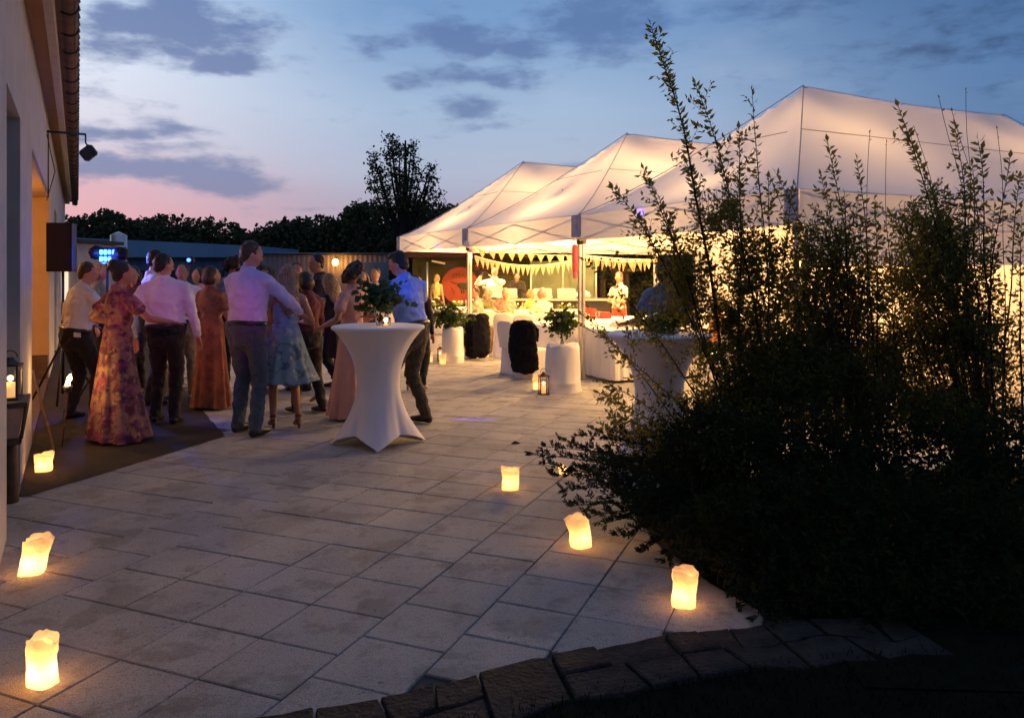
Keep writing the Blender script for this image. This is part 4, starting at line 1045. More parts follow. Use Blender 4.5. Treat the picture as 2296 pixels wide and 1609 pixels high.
# ================================================================ SOUND AND LIGHT
P = at(141, 605, 9.6)
sp = empty('loudspeaker', (P.x, P.y, at(141, 609, 9.6).z), math.pi+.25, 'large black loudspeaker raised on its stand against the house wall', 'loudspeaker')
hs_ = at(141, 501, 9.6).z-at(141, 609, 9.6).z
bm = bmesh.new(); V = []
for z in (0, hs_):
    for x_, y_ in ((-.14, -.15), (.14, -.15), (.11, .17), (-.11, .17)): V.append((x_, -y_, z))
o = py_obj('cabinet', V, [(0, 1, 2, 3), (4, 7, 6, 5), (0, 4, 5, 1), (1, 5, 6, 2), (2, 6, 7, 3), (3, 7, 4, 0)], M_dark, sp)
bm = bmesh.new(); box(bm, (0, .155, hs_/2), (.25, .012, hs_-.05), None, .005); bm_obj('grille', bm, M_dark, sp, False)
stp = empty('speaker_stand', (P.x, P.y, 0), 0, 'black tripod stand under the large loudspeaker', 'stand')
bm = bmesh.new(); tube(bm, [(0, 0, .1), (0, 0, sp.location.z-.002)], .018, 8); bm_obj('pole', bm, M_dark, stp)
for k in range(3):
    a = k*math.tau/3+.9; bm = bmesh.new(); tube(bm, [(0, 0, .75), (math.cos(a)*.42, math.sin(a)*.42, .01)], .014, 6); bm_obj('leg', bm, M_dark, stp)
# LED light bar on stand
P = at(236, 575, 9.8)
lb_ = empty('led_light_bar', tuple(P), math.pi-.25, 'blue glowing LED spotlight cluster on a stand above the woman with the bun', 'stage light')
M_blue = mat('blue_led', (.1, .2, 1), .4, emit=(.02, .06, 1.0), estr=14); M_cyan = mat('cyan_led', (.3, .8, 1), .4, emit=(.04, .34, 1.0), estr=7)
bm = bmesh.new(); box(bm, (0, -.06, .05), (.52, .10, .13), None, .02); bm_obj('housing', bm, M_dark, lb_, False)
bm = bmesh.new(); box(bm, (.17, -.04, .05), (.16, .13, .15), Matrix.Rotation(.5, 3, 'Y'), .03); bm_obj('spot_head', bm, M_dark, lb_)
bm = bmesh.new(); box(bm, (-.2, -.04, .03), (.17, .13, .16), Matrix.Rotation(-.35, 3, 'Y'), .03); bm_obj('spot_head', bm, M_dark, lb_)
for k in range(7):
    bm = bmesh.new(); xx = .05-(k % 4)*.062; box(bm, (xx, .012, .055-(k//4)*.085), (.040, .03, .06), None, .008); bm_obj('lens', bm, M_cyan if k in (0, 1, 4, 5) else M_blue, lb_, False)
bm = bmesh.new(); lathe(bm, [(0, .0), (.05, .0), (.06, .02), (0, .03)], 14, (.0, .0, -.10)); bm_obj('clamp', bm, M_alu, lb_)
ls = empty('light_stand', (P.x, P.y+.05, 0), 0, 'thin black stand carrying the blue LED spotlights', 'stand')
bm = bmesh.new(); tube(bm, [(0, 0, 0), (0, 0, P.z-.10)], .015, 8); bm_obj('pole', bm, M_dark, ls)
for k in range(3):
    a = k*math.tau/3; bm = bmesh.new(); tube(bm, [(0, 0, .6), (math.cos(a)*.4, math.sin(a)*.4, .01)], .012, 6); bm_obj('leg', bm, M_dark, ls)
spot_light('blue_beam', tuple(P+Vector((.1, -.12, .05))), G(420, 1000), 90, (.05, .12, 1), R(110), .8)
point_light('blue_halo', (-.02, .16, .0), 12, (.05, .10, 1), .05, lb_)
P3 = at(423, 583, 11.5); l3 = empty('small_led_spot', tuple(P3), 0, 'tiny blue LED spot seen between the dancers heads', 'stage light')
bm = bmesh.new(); ball(bm, (0, 0, 0), (.028, .028, .028)); bm_obj('lens', bm, M_blue, l3); bm = bmesh.new(); ball(bm, (0, .07, 0), (.06, .06, .06)); bm_obj('housing', bm, M_dark, l3)
bm = bmesh.new(); tube(bm, [(0, .07, -P3.z), (0, .07, -.05)], .012, 6); bm_obj('pole', bm, M_dark, l3)
# narrow laser-like beams thrown on the terrace and the tents from the unseen wall stage light
# stage light on the house wall washing the dancers (as the colour on their backs shows)
W_ = B(2.1, -.20, 2.85); ws = empty('wall_stage_light', tuple(W_), math.atan2(U.y, U.x), 'coloured stage light mounted on the house wall above the terrace', 'stage light')
bm = bmesh.new(); tube(bm, [(-.08, 0, 0), (.10, 0, -.04)], [.07, .085], 14); bm_obj('housing', bm, M_dark, ws)
bm = bmesh.new(); tube(bm, [(-.02, 0, 0), (-.02, -.17, .02)], .012, 6); bm_obj('bracket', bm, M_dark, ws)
S0 = W_+U*.15
spot_light('magenta_wash', tuple(S0), at(335, 720, 8.3), 250, (1, .06, .22), R(11), 1, .05)
spot_light('magenta_wash', tuple(S0), at(262, 860, 7.4), 60, (1, .10, .40), R(15), 1, .05)
spot_light('magenta_wash', tuple(S0), at(515, 715, 7.5), 270, (1, .06, .22), R(10), 1, .05)
spot_light('violet_wash', tuple(S0), at(590, 625, 7.5), 230, (.16, .12, 1), R(11), .9, .05)
spot_light('violet_wash', tuple(S0), at(390, 660, 8.3), 190, (.44, .20, 1), R(10), .9, .05)
spot_light('blue_wash', tuple(S0), at(925, 645, 8.0), 800, (.04, .12, 1), R(8), .8, .05)
o = spot_light('floor_beam', tuple(S0), G(1060, 940), 6000, (.08, .03, 1), R(4.6), .3, .004); o.scale = (1, .10, 1)
spot_light('canvas_beam', tuple(S0), at(1443, 482, 10.4), 5000, (.03, .03, 1), R(1.0), .2, .004)
spot_light('canvas_beam', tuple(S0), at(981, 553, 16.6), 6000, (.02, .06, 1), R(1.0), .2, .004)
# lamp inside the doorway
il = B(11.4, -1.5, 2.35); t = empty('ceiling_lamp', tuple(il), 0, 'warm ceiling lamp inside the open doorway of the house', 'lamp')
bm = bmesh.new(); ball(bm, (0, 0, 0), (.12, .12, .08)); bm_obj('shade', bm, mat('lamp_shade_glow', (1, .7, .4), .5, emit=(1, .55, .2), estr=5), t)
point_light('room_light', (0, 0, -.12), 110, (1, .50, .14), .1, t)

# ================================================================ PEOPLE
def ik(a, c, l1, l2, pole):
    a, c, pole = Vector(a), Vector(c), Vector(pole); d = c-a; L = d.length
    if L > (l1+l2)*.995: c = a+d*((l1+l2)*.995/L); d = c-a; L = d.length
    x = (l1*l1-l2*l2+L*L)/(2*L); h = math.sqrt(max(1e-6, l1*l1-x*x)); u = d/L
    pp = pole-u*pole.dot(u); pp = pp.normalized() if pp.length > 1e-5 else u.orthogonal()
    return a+u*x+pp*h, c
M_skin = mat('skin', (.50, .28, .19), .55, var=.12, vscale=12)
M_skin_tan = mat('tanned_skin', (.40, .20, .12), .55, var=.12, vscale=12)
M_skin_red = mat('ruddy_skin', (.56, .25, .16), .5, var=.12, vscale=12)
def hairmat(n_, c):
    m = bpy.data.materials.new(n_); m.use_nodes = True; n = N(m.node_tree); p = m.node_tree.nodes['Principled BSDF']; p.inputs['Roughness'].default_value = .5
    mp = n.new('ShaderNodeMapping'); mp.inputs['Scale'].default_value = (1, 1, .08); n.put(mp.inputs[0], n.new('ShaderNodeTexCoord').outputs['Object'])
    f = n.noise(mp.outputs[0], 90, 3, .6); n.put(p.inputs['Base Color'], n.mix(n.step(f, .35, .65), c, tuple(x*.45 for x in c)))
    b = n.new('ShaderNodeBump'); b.inputs['Strength'].default_value = .7; b.inputs['Distance'].default_value = .01; n.put(b.inputs['Height'], f); n.put(p.inputs['Normal'], b.outputs[0])
    return m
H_dark = hairmat('dark_hair', (.018, .012, .009)); H_brown = hairmat('brown_hair', (.07, .035, .018)); H_blond = hairmat('blond_hair', (.36, .22, .09)); H_grey = hairmat('grey_hair', (.30, .26, .22))
def cloth(n_, c, **k): return mat(n_, c, .9, bump=k.pop('bump', .8), bscale=k.pop('bscale', 13), sheen=.1, **k)
K_white = cloth('white_shirt', (.74, .72, .72)); K_white2 = cloth('crumpled_white_shirt', (.70, .68, .70), var=.1); K_lav = cloth('lavender_shirt', (.52, .46, .62))
K_blue = cloth('bright_blue_shirt', (.16, .26, .62), color2=(.28, .38, .68), vscale=14); K_dark = cloth('black_trousers', (.014, .012, .014)); K_navy = cloth('blue_grey_trousers', (.060, .085, .135))
K_khaki = cloth('khaki_trousers', (.24, .18, .11)); K_darkred = cloth('dark_red_top', (.10, .012, .018)); K_blacktop = cloth('black_top', (.014, .011, .013))
K_pinkdress = cloth('peach_dress', (.62, .34, .30)); K_green = cloth('sage_shirt', (.28, .36, .28)); K_olive = cloth('olive_top', (.20, .18, .10)); K_salmon = cloth('salmon_shirt', (.66, .34, .24))
K_cream = cloth('cream_ruffled_blouse', (.66, .58, .40), bscale=30); K_rust = cloth('rust_skirt', (.20, .035, .015)); K_yellow = cloth('yellow_top', (.60, .44, .14)); K_orange = cloth('orange_top', (.62, .22, .08))
K_gold = cloth('amber_sheer_dress', (.34, .13, .05), color2=(.20, .07, .03), vscale=9)
K_grey = cloth('grey_patterned_shirt', (.22, .24, .30), color2=(.10, .11, .15), vscale=22)
K_olive2 = cloth('speckled_trousers', (.055, .045, .03), var=.5, vscale=30)
def floral(name, basec, spots, sc_=9.0):
    m = bpy.data.materials.new(name); m.use_nodes = True; n = N(m.node_tree); p = m.node_tree.nodes['Principled BSDF']; p.inputs['Roughness'].default_value = .85
    oc = n.new('ShaderNodeTexCoord').outputs['Object']; c = basec
    for k, (cc, lo) in enumerate(spots):
        mp = n.new('ShaderNodeMapping'); mp.inputs['Location'].default_value = (k*3.1, k*1.7, k*.9); n.put(mp.inputs[0], oc)
        c = n.mix(n.step(n.noise(mp.outputs[0], sc_*(1+.25*k), 3, .55), lo, lo+.14), c, cc)
    n.put(p.inputs['Base Color'], c)
    b = n.new('ShaderNodeBump'); b.inputs['Strength'].default_value = .4; b.inputs['Distance'].default_value = .02; n.put(b.inputs['Height'], n.noise(oc, 12)); n.put(p.inputs['Normal'], b.outputs[0])
    MATS[name] = m; return m
K_floral = floral('dark_floral_print', (.30, .16, .12), [((.12, .03, .06), .44), ((.26, .05, .12), .52), ((.42, .26, .15), .56), ((.05, .02, .04), .56)], 9)
K_floralblue = floral('pale_blue_floral_print', (.22, .32, .38), [((.07, .12, .17), .50), ((.50, .48, .46), .56), ((.36, .18, .20), .63)], 9)
K_blouse = floral('white_floral_blouse', (.72, .64, .50), [((.34, .26, .18), .62)], 20)
M_shoe = mat('black_shoe', (.014, .012, .012), .35); M_shoe_b = mat('brown_sandal', (.16, .07, .035), .5); M_sneaker = mat('white_sneaker', (.7, .68, .64), .6); M_shoe_beige = mat('beige_heel', (.38, .24, .15), .5)
M_eye = mat('eye', (.03, .02, .02), .2); M_lip = mat('lips', (.35, .09, .07), .5)

def person(loc, rz, h, label, sex='m', top=None, sleeve='long', bottom=None, skirt=None, dress=None, shoes=M_shoe, heel=0, hair=('short', None), skin=None,
           hands=None, feet=None, lean=0, side=0, twist=0, head=(0, 0), hip=(0, 0, 0), sit=False, vox=.014, elbow=None, wide=1.0, faceparts=False, group=None, fin=True):
    skin = skin or M_skin; s = h/1.75; fem = sex == 'f'
    t = empty('person', tuple(loc), rz, label, 'person', group)
    Vv = lambda *a: Vector(a)
    pel = Vv(0, 0, .95)+Vector(hip)
    if sit: pel = Vv(0, -.02, .53)+Vector(hip)
    Rm = Matrix.Rotation(R(side), 3, 'Y') @ Matrix.Rotation(R(-lean), 3, 'X'); Rt = Rm @ Matrix.Rotation(R(twist), 3, 'Z')
    rgt = Rt @ Vv(1, 0, 0); hr = Vv(1, 0, 0)
    waist = pel+Rm @ Vv(0, .005, .17); chest = pel+Rm @ Vv(0, .0, .34); neck = pel+Rm @ Vv(0, -.01, .53)
    hw = (.165 if fem else .19)*wide
    sh = {k: neck+rgt*sg*hw*.96+Rt @ Vv(0, 0, -.085) for k, sg in (('L', -1), ('R', 1))}
    headc = neck+Rm @ Vv(0, .025, .155)
    Hm = Matrix.Rotation(R(head[0]+twist), 3, 'Z') @ Matrix.Rotation(R(head[1]-lean*.6), 3, 'X') @ Matrix.Rotation(R(side*.4), 3, 'Y')
    if hands is None: hands = {'L': (-.24, .05, .80), 'R': (.24, .05, .80)}
    hd, el = {}, {}
    for k, sg in (('L', -1), ('R', 1)):
        pole = Vector(elbow[k]) if elbow and k in elbow else Vv(sg*.5, -1, -.4)
        el[k], hd[k] = ik(sh[k], hands[k], .285, .255, pole)
    if feet is None: feet = {'L': (-.11, .02, 0), 'R': (.11, -.03, 0)}
    if sit: feet = {'L': (-.13, .42, 0), 'R': (.13, .40, 0)}
    hj, kn, an = {}, {}, {}
    for k, sg in (('L', -1), ('R', 1)):
        hj[k] = pel+Vv(sg*.085, 0, -.03); a = Vector(feet[k]); a.z += .085+heel*.7
        kn[k], an[k] = ik(hj[k], a, .43, .425, Vv(0, 1, .15))
    # ---- body: one skin
    bm = bmesh.new()
    ball(bm, headc, (.074, .094, .112), Hm, 18, 12)
    ball(bm, headc+Hm @ Vv(0, .022, -.058), (.052, .066, .058), Hm, 14, 9)
    ball(bm, headc+Hm @ Vv(0, .096, -.022), (.012, .020, .022), Hm, 8, 6)
    ball(bm, headc+Hm @ Vv(0, .086, .020), (.045, .014, .010), Hm, 8, 6)
    for sg in (-1, 1): ball(bm, headc+Hm @ Vv(sg*.075, -.005, -.012), (.012, .020, .032), Hm, 8, 6)
    tube(bm, [neck+Rm @ Vv(0, -.005, -.06), neck+Rm @ Vv(0, .01, .06), headc+Hm @ Vv(0, -.005, -.05)], [.062, .050 if fem else .056, .054], 12)
    tw = (.92 if fem else 1.0)*wide
    tube(bm, [pel+Vv(0, 0, -.07), pel+Vv(0, 0, .04), waist, chest, neck+Rt @ Vv(0, 0, -.10), neck+Rt @ Vv(0, 0, -.02)],
         [(.13*tw, .09), (.155*tw, .11), (.118*tw if fem else .135*tw, .095*wide), (.150*tw, .11), (.155*tw, .085), (.07, .06)], 16, ref=rgt)
    for k, sg in (('L', -1), ('R', 1)):
        tube(bm, [neck+Rt @ Vv(sg*.03, -.01, -.045), sh[k]+Rt @ Vv(0, 0, .006)], [.048, .044], 10)
        tube(bm, [sh[k]-rgt*sg*.05, sh[k], (sh[k]+el[k])/2, el[k]], [.046, .048, .043, .036], 10)
        wr = hd[k]; tube(bm, [el[k], el[k]*.65+wr*.35, wr], [.036, .038, .024], 10)
        d = (wr-el[k]).normalized(); sd = d.cross(Vv(0, 0, 1)); sd = sd.normalized() if sd.length > .05 else Vv(0, 1, 0)
        tube(bm, [wr-d*.01, wr+d*.05, wr+d*.09], [(.026, .017), (.042, .016), (.040, .014)], 10, ref=sd)
        if fin:
            nrm = d.cross(sd)
            for q, (o_, ln_) in enumerate(((-.032, .066), (-.011, .078), (.011, .073), (.031, .058))):
                p0 = wr+d*.08+sd*o_; tube(bm, [p0, p0+d*ln_*.55+nrm*.006, p0+d*ln_+nrm*.022], [.0095, .0088, .0075], 6)
            p0 = wr+d*.025+sd*(-.03); tube(bm, [p0, p0+d*.035-sd*.025, p0+d*.065-sd*.030+nrm*.01], [.012, .0105, .009], 6)
        else: ball(bm, wr+d*.12, (.032, .032, .04))
        tube(bm, [hj[k]+Vv(0, 0, .03), (hj[k]+kn[k])/2, kn[k]], [.080, .068, .050], 12)
        tube(bm, [kn[k], kn[k]*.68+an[k]*.32+Vv(0, -.012, 0), an[k]], [.050, .052, .032], 12)
        fz = an[k]-Vv(0, 0, .085+heel*.7)
        tube(bm, [an[k]+Vv(0, -.01, .0), an[k]+Vv(0, .02, -.045), fz+Vv(0, .15, .03)], [.034, .036, (.040, .020)], 10, ref=(1, 0, 0))
    bmesh.ops.scale(bm, vec=(s, s, s), verts=bm.verts)
    link('body', fuse(bm, vox, 2), skin, t)
    def garment(name, fn, m, disp=.016, v=None, sm=3, ds=.07):
        bm = bmesh.new(); fn(bm); bmesh.ops.scale(bm, vec=(s, s, s), verts=bm.verts)
        return link(name, fuse(bm, v or vox, sm, disp, ds), m, t)
    # ---- top
    if top is not None:
        def f_top(bm):
            hem = -.02 if not sit else -.04
            tube(bm, [pel+Rm @ Vv(0, 0, hem), pel+Rm @ Vv(0, 0, .06), waist, chest, neck+Rt @ Vv(0, -.005, -.10), neck+Rt @ Vv(0, -.005, -.045), neck+Rt @ Vv(0, -.005, -.008)],
                 [(.168*tw, .122*wide), (.176*tw, .130*wide), ((.132 if fem else .160)*tw, .122*wide), (.178*tw, .134*wide), (.178*tw, .108), (.135*tw, .088), (.075, .070)], 20, ref=rgt)
            if top is not None and sleeve != 'strapless':
                tube(bm, [neck+Rm @ Vv(0, -.012, -.03), neck+Rm @ Vv(0, -.008, .035)], [.078, .066], 14)
            for k, sg in (('L', -1), ('R', 1)):
                if sleeve != 'strapless': tube(bm, [neck+Rt @ Vv(sg*.03, -.01, -.035), sh[k]+Rt @ Vv(0, 0, .012)], [.060, .052], 12)
                if sleeve == 'long': tube(bm, [sh[k]-rgt*sg*.07, sh[k]+rgt*sg*.005, (sh[k]+el[k])/2, el[k], el[k]*.5+hd[k]*.5, hd[k]*.96+el[k]*.04], [.060, .062, .062, .055, .050, .036], 12)
                elif sleeve == 'short': tube(bm, [sh[k]-rgt*sg*.07, sh[k]+rgt*sg*.005, sh[k]*.35+el[k]*.65], [.060, .063, .070], 12)
        def f_top_strapless(bm):
            tube(bm, [pel+Rm @ Vv(0, 0, 0), waist, chest+Rm @ Vv(0, 0, .04)], [(.165*tw, .12), (.130*tw, .112), (.165*tw, .128)], 20, ref=rgt)
        garment('shirt' if sleeve != 'strapless' else 'bodice', f_top_strapless if sleeve == 'strapless' else f_top, top, .030)
    if bottom is not None:
        def f_bot(bm):
            tube(bm, [pel+Vv(0, 0, -.13), pel+Vv(0, 0, .0), pel+Rm @ Vv(0, 0, .065)], [(.152*tw, .122), (.177*tw, .137*wide), (.184*tw, .140*wide)], 18, ref=hr)
            for k in 'LR':
                tube(bm, [hj[k]+Vv(0, 0, .02), hj[k]*.6+kn[k]*.4, kn[k], kn[k]*.5+an[k]*.5+Vv(0, -.008, 0), an[k]+Vv(0, -.004, -.035)], [.102, .092, .074, .066, .058], 14)
        garment('trousers', f_bot, bottom, .030)
        if not fem and not sit: garment('belt', lambda bm: tube(bm, [pel+Rm @ Vv(0, 0, .042), pel+Rm @ Vv(0, 0, .072)], [(.187*tw, .144*wide), (.186*tw, .143*wide)], 24, ref=rgt), M_shoe, 0)
    def skirt_mesh(name, ztop, hemz, w0, w1, m, swing=(0, 0), nf=11, amp=.075):
        n_, rows = 72, 26; V, F = [], []; rr = random.Random(len(label)); ph = [rr.random()*6.28 for _ in range(3)]
        zt = ztop
        for r_ in range(rows+1):
            v = r_/rows; z = zt+(hemz-zt)*v
            for k in range(n_):
                a = 2*math.pi*k/n_; hipb = math.sin(min(1, v/.22)*math.pi/2)
                r0 = w0+(.178*tw-w0)*hipb if w0 < .178*tw else w0
                rr_ = r0+(w1-r0)*max(0, v-.12)**1.15
                fold = 1+amp*v*(math.sin(nf*a+ph[0]+v*1.2)+.5*math.sin((nf*1.7//1)*a+ph[1]))
                V.append(((rr_*fold*math.cos(a)+swing[0]*v*v+pel.x)*s, (rr_*fold*.80*math.sin(a)+swing[1]*v*v+pel.y)*s, (z+.012*math.sin(a*3+ph[2])*v)*s))
        for r_ in range(rows):
            for k in range(n_): F.append((r_*n_+k, (r_+1)*n_+k, (r_+1)*n_+(k+1) % n_, r_*n_+(k+1) % n_))
        F.append(tuple(range(n_)))
        return py_obj(name, V, F, m, t, smooth=True)
    if skirt is not None: skirt_mesh('skirt', waist.z+.0, skirt[1], .132, skirt[2], skirt[0], skirt[3] if len(skirt) > 3 else (0, 0))
    # ---- shoes
    def f_shoe(bm, k):
        fz = an[k]-Vv(0, 0, .085+heel*.7)
        if heel:
            tube(bm, [an[k]+Vv(0, -.035, -.045), fz+Vv(0, .06, .06), fz+Vv(0, .15, .022)], [(.034, .03), (.038, .022), (.040, .018)], 10, ref=(1, 0, 0))
            tube(bm, [an[k]+Vv(0, -.045, -.05), fz+Vv(0, -.05, .008)], [.026, .016], 8)
            tube(bm, [an[k]+Vv(0, -.01, -.005), an[k]+Vv(0, 0, .015)], [.038, .037], 10)
        else:
            tube(bm, [fz+Vv(0, -.055, .042), fz+Vv(0, .02, .05), fz+Vv(0, .12, .036), fz+Vv(0, .19, .030)], [(.036, .038), (.040, .046), (.046, .032), (.036, .024)], 12, ref=(1, 0, 0))
            tube(bm, [an[k]+Vv(0, -.012, -.05), an[k]+Vv(0, -.008, -.01)], [.048, .042], 10)
    for k in 'LR': garment('shoe', lambda bm, k=k: f_shoe(bm, k), shoes, 0, .009, 2)
    # ---- hair
    st_, hm = hair
    if hm is not None:
        def f_hair(bm):
            c = headc
            ball(bm, c+Hm @ Vv(0, -.022, .024), (.083, .090, .105), Hm, 18, 12)
            if st_ == 'short': ball(bm, c+Hm @ Vv(0, -.045, -.030), (.070, .062, .058), Hm)
            if st_ == 'quiff': ball(bm, c+Hm @ Vv(0, .02, .085), (.062, .068, .042), Hm); ball(bm, c+Hm @ Vv(0, -.045, -.030), (.070, .062, .056), Hm)
            if st_ == 'bob':
                ball(bm, c+Hm @ Vv(0, -.040, -.025), (.103, .088, .112), Hm)
            if st_ == 'curly':
                for q in range(26):
                    a = q*2.4; z = -.09+.22*((q*.37) % 1); r_ = .085
                    p = Vv(math.cos(a)*r_, math.sin(a)*r_-.03, z)
                    if p.y > .045 and z < .05: continue
                    ball(bm, c+Hm @ p, (.045, .045, .045), None, 8, 6)
            if st_ == 'bun':
                ball(bm, c+Hm @ Vv(0, -.085, .075), (.072, .062, .066), Hm); ball(bm, c+Hm @ Vv(0, -.045, -.02), (.070, .060, .07), Hm)
            if st_ == 'ponytail':
                ball(bm, c+Hm @ Vv(0, -.045, -.02), (.068, .060, .07), Hm); tube(bm, [c+Hm @ Vv(0, -.10, .02), c+Hm @ Vv(0, -.14, -.05), c+Hm @ Vv(0, -.12, -.16)], [.022, .034, .014], 8)
            if st_ == 'long':
                tube(bm, [c+Hm @ Vv(0, -.045, .04), c+Hm @ Vv(0, -.065, -.08), neck+Rm @ Vv(0, -.095, -.10), chest+Rm @ Vv(0, -.14, .04), chest+Rm @ Vv(.01, -.13, -.06)],
                     [(.085, .06), (.100, .058), (.115, .042), (.10, .030), (.045, .02)], 16, ref=rgt)
                for sg in (-1, 1): tube(bm, [c+Hm @ Vv(sg*.072, .0, .03), c+Hm @ Vv(sg*.092, -.01, -.08), neck+Rm @ Vv(sg*.10, -.03, -.10)], [.026, .032, .022], 8)
        garment('hair', f_hair, hm, .016 if st_ != 'curly' else .03, max(.009, vox*.85), 1, .022 if st_ != 'curly' else .03)
    if faceparts:
        for sg in (-1, 1):
            bm = bmesh.new(); ball(bm, (headc+Hm @ Vv(sg*.030, .083, .004))*s, (.009*s, .006*s, .005*s), Hm, 8, 6); bm_obj('eye', bm, M_eye, t)
        bm = bmesh.new(); ball(bm, (headc+Hm @ Vv(0, .088, -.062))*s, (.018*s, .006*s, .004*s), Hm, 8, 6); bm_obj('mouth', bm, M_lip, t)
    t['_'] = 0; del t['_']
    return t, dict(hd=hd, el=el, head=headc, s=s)

DG = 'dancing guests'
def W(x, y): return G(x, y)
# front of the dance floor -----------------------------------------------------
person(W(178, 938), R(-20), 1.74, 'dancing man in a yellowish white shirt and dark trousers beside the doorway', top=K_white2, bottom=K_dark, hair=('short', H_brown), skin=M_skin_red, lean=8, side=6,
       twist=-14, head=(-38, -4), hands={'L': (-.16, .26, 1.02), 'R': (.24, .36, 1.16)}, feet={'L': (-.10, -.04, 0), 'R': (.12, .10, 0)}, hip=(-.03, -.03, -.03), group=DG, wide=1.05)
person(W(262, 984), R(-38), 1.70, 'woman with a dark bun in a long floral dress, dancing in front', 'f', top=K_floral, sleeve='short', skirt=(K_floral, .03, .37, (.05, .0)), hair=('bun', H_dark), skin=M_skin_tan, vox=.011,
       hands={'L': (-.30, .14, 1.12), 'R': (.22, .44, 1.14)}, head=(-8, 2), lean=4, group=DG, shoes=M_shoe_b)
person(W(338, 905), R(-60), 1.86, 'tall man in an open collared white shirt facing right behind another dancer', top=K_white, bottom=K_dark, hair=('short', H_dark), skin=M_skin_red, head=(-14, -4), lean=4,
       hands={'L': (-.15, .32, 1.1), 'R': (.22, .25, 1.05)}, group=DG)
person(W(372, 948), R(6), 1.79, 'broad man in a white shirt seen from behind, black trousers', top=K_white2, bottom=K_dark, hair=('short', H_dark), skin=M_skin_red, head=(-48, -6), lean=3, side=-3, wide=1.14, vox=.011,
       hands={'L': (-.30, -.02, .88), 'R': (.33, .06, .80)}, feet={'L': (-.12, .05, 0), 'R': (.10, -.05, 0)}, group=DG)
person(W(408, 893), R(-150), 1.70, 'man in a pale shirt and khaki trousers with white sneakers, facing the camera', top=K_white, sleeve='short', bottom=K_khaki, hair=('short', H_dark), skin=M_skin_red, shoes=M_sneaker,
       head=(-15, 4), hands={'L': (-.24, .22, 1.0), 'R': (.26, .12, .9)}, feet={'L': (-.13, .05, 0), 'R': (.12, -.05, 0)}, group=DG, faceparts=True)
person(W(474, 915), R(-25), 1.66, 'woman with a brown bob in a long amber dress', 'f', top=K_gold, sleeve='short', skirt=(K_gold, .03, .27), hair=('bob', H_brown), skin=M_skin_tan,
       hands={'L': (-.17, .22, 1.0), 'R': (.20, .25, 1.02)}, head=(-30, 3), group=DG)
person(W(524, 880), R(20), 1.80, 'dark haired man in a dark top, mostly hidden behind the man in lavender', top=K_grey, bottom=K_dark, hair=('curly', H_dark), skin=M_skin_tan, head=(-20, 0), group=DG)
person(W(553, 975), R(-16), 1.90, 'tall man in a lavender shirt and blue grey trousers, back turned', top=K_lav, bottom=K_navy, hair=('short', H_brown), skin=M_skin_red, head=(-42, -10), lean=5, wide=1.12, vox=.010, twist=-6,
       hands={'L': (-.20, .36, .96), 'R': (.30, .42, 1.08)}, elbow={'R': (1, -.3, -.6)}, feet={'L': (-.14, .07, 0), 'R': (.13, -.06, 0)}, group=DG)
person(W(640, 960), R(25), 1.67, 'woman with long blond hair in a pale blue floral skirt and brown heels', 'f', top=K_floralblue, sleeve='strapless', skirt=(K_floralblue, .50, .34, (.03, 0)), hair=('long', H_blond), skin=M_skin_tan,
       shoes=M_shoe_b, heel=.06, vox=.010, head=(12, 4), side=2, hands={'L': (-.28, .10, 1.14), 'R': (.22, .28, 1.12)}, feet={'L': (-.12, .06, 0), 'R': (.13, -.03, 0)}, group=DG)
person(W(694, 925), R(50), 1.60, 'woman in a dark red top with sunglasses pushed up, black trousers', 'f', top=K_darkred, bottom=K_dark, hair=('bob', H_dark), skin=M_skin_tan, lean=8, head=(10, -8),
       hands={'L': (-.22, .30, .95), 'R': (.22, .12, .82)}, feet={'L': (-.12, .12, 0), 'R': (.12, -.10, 0)}, group=DG, shoes=M_shoe)
person(W(722, 872), R(100), 1.87, 'tall man in black before the glowing wall lamp', top=K_blacktop, bottom=K_dark, hair=('short', H_dark), skin=M_skin_red, head=(30, -2), lean=5,
       hands={'L': (-.2, .30, 1.0), 'R': (.24, .15, .95)}, feet={'L': (-.14, .18, 0), 'R': (.12, -.2, 0)}, hip=(0, 0, -.03), group=DG)
person(W(752, 905), R(55), 1.58, 'woman with long wavy blond hair in a short black dress and beige heels', 'f', top=K_blacktop, sleeve='none', skirt=(K_blacktop, .62, .23), hair=('long', H_blond), skin=M_skin_tan, shoes=M_shoe_beige, heel=.07,
       head=(10, -14), lean=10, hands={'L': (-.25, .25, 1.05), 'R': (.22, .2, .95)}, feet={'L': (-.12, .2, 0), 'R': (.10, -.16, 0)}, group=DG)
person(W(790, 938), R(62), 1.68, 'woman with curly dark hair in a long peach dress beside the cocktail table', 'f', top=K_pinkdress, sleeve='short', skirt=(K_pinkdress, .04, .30, (.02, .05)), hair=('curly', H_dark), skin=M_skin_tan,
       head=(-20, -4), hands={'L': (-.25, .22, 1.05), 'R': (.24, .18, 1.0)}, vox=.011, group=DG, shoes=M_shoe)
person(W(842, 830), R(170), 1.66, 'small distant guest in a white shirt behind the greenery', top=K_white, bottom=K_dark, hair=('short', H_dark), vox=.018, group=DG, fin=False)
person(W(916, 950), R(58), 1.87, 'man in a bright blue short sleeved shirt leaning forward behind the cocktail table', top=K_blue, sleeve='short', bottom=K_olive2, hair=('quiff', H_dark), skin=M_skin_red, lean=15, twist=-12, head=(28, -6), vox=.010,
       hands={'L': (-.16, .36, 1.06), 'R': (.16, .30, 1.10)}, elbow={'R': (1, -.8, -.2)}, feet={'L': (-.13, .10, 0), 'R': (.13, -.12, 0)}, hip=(0, -.06, -.03), group=DG, wide=1.05)
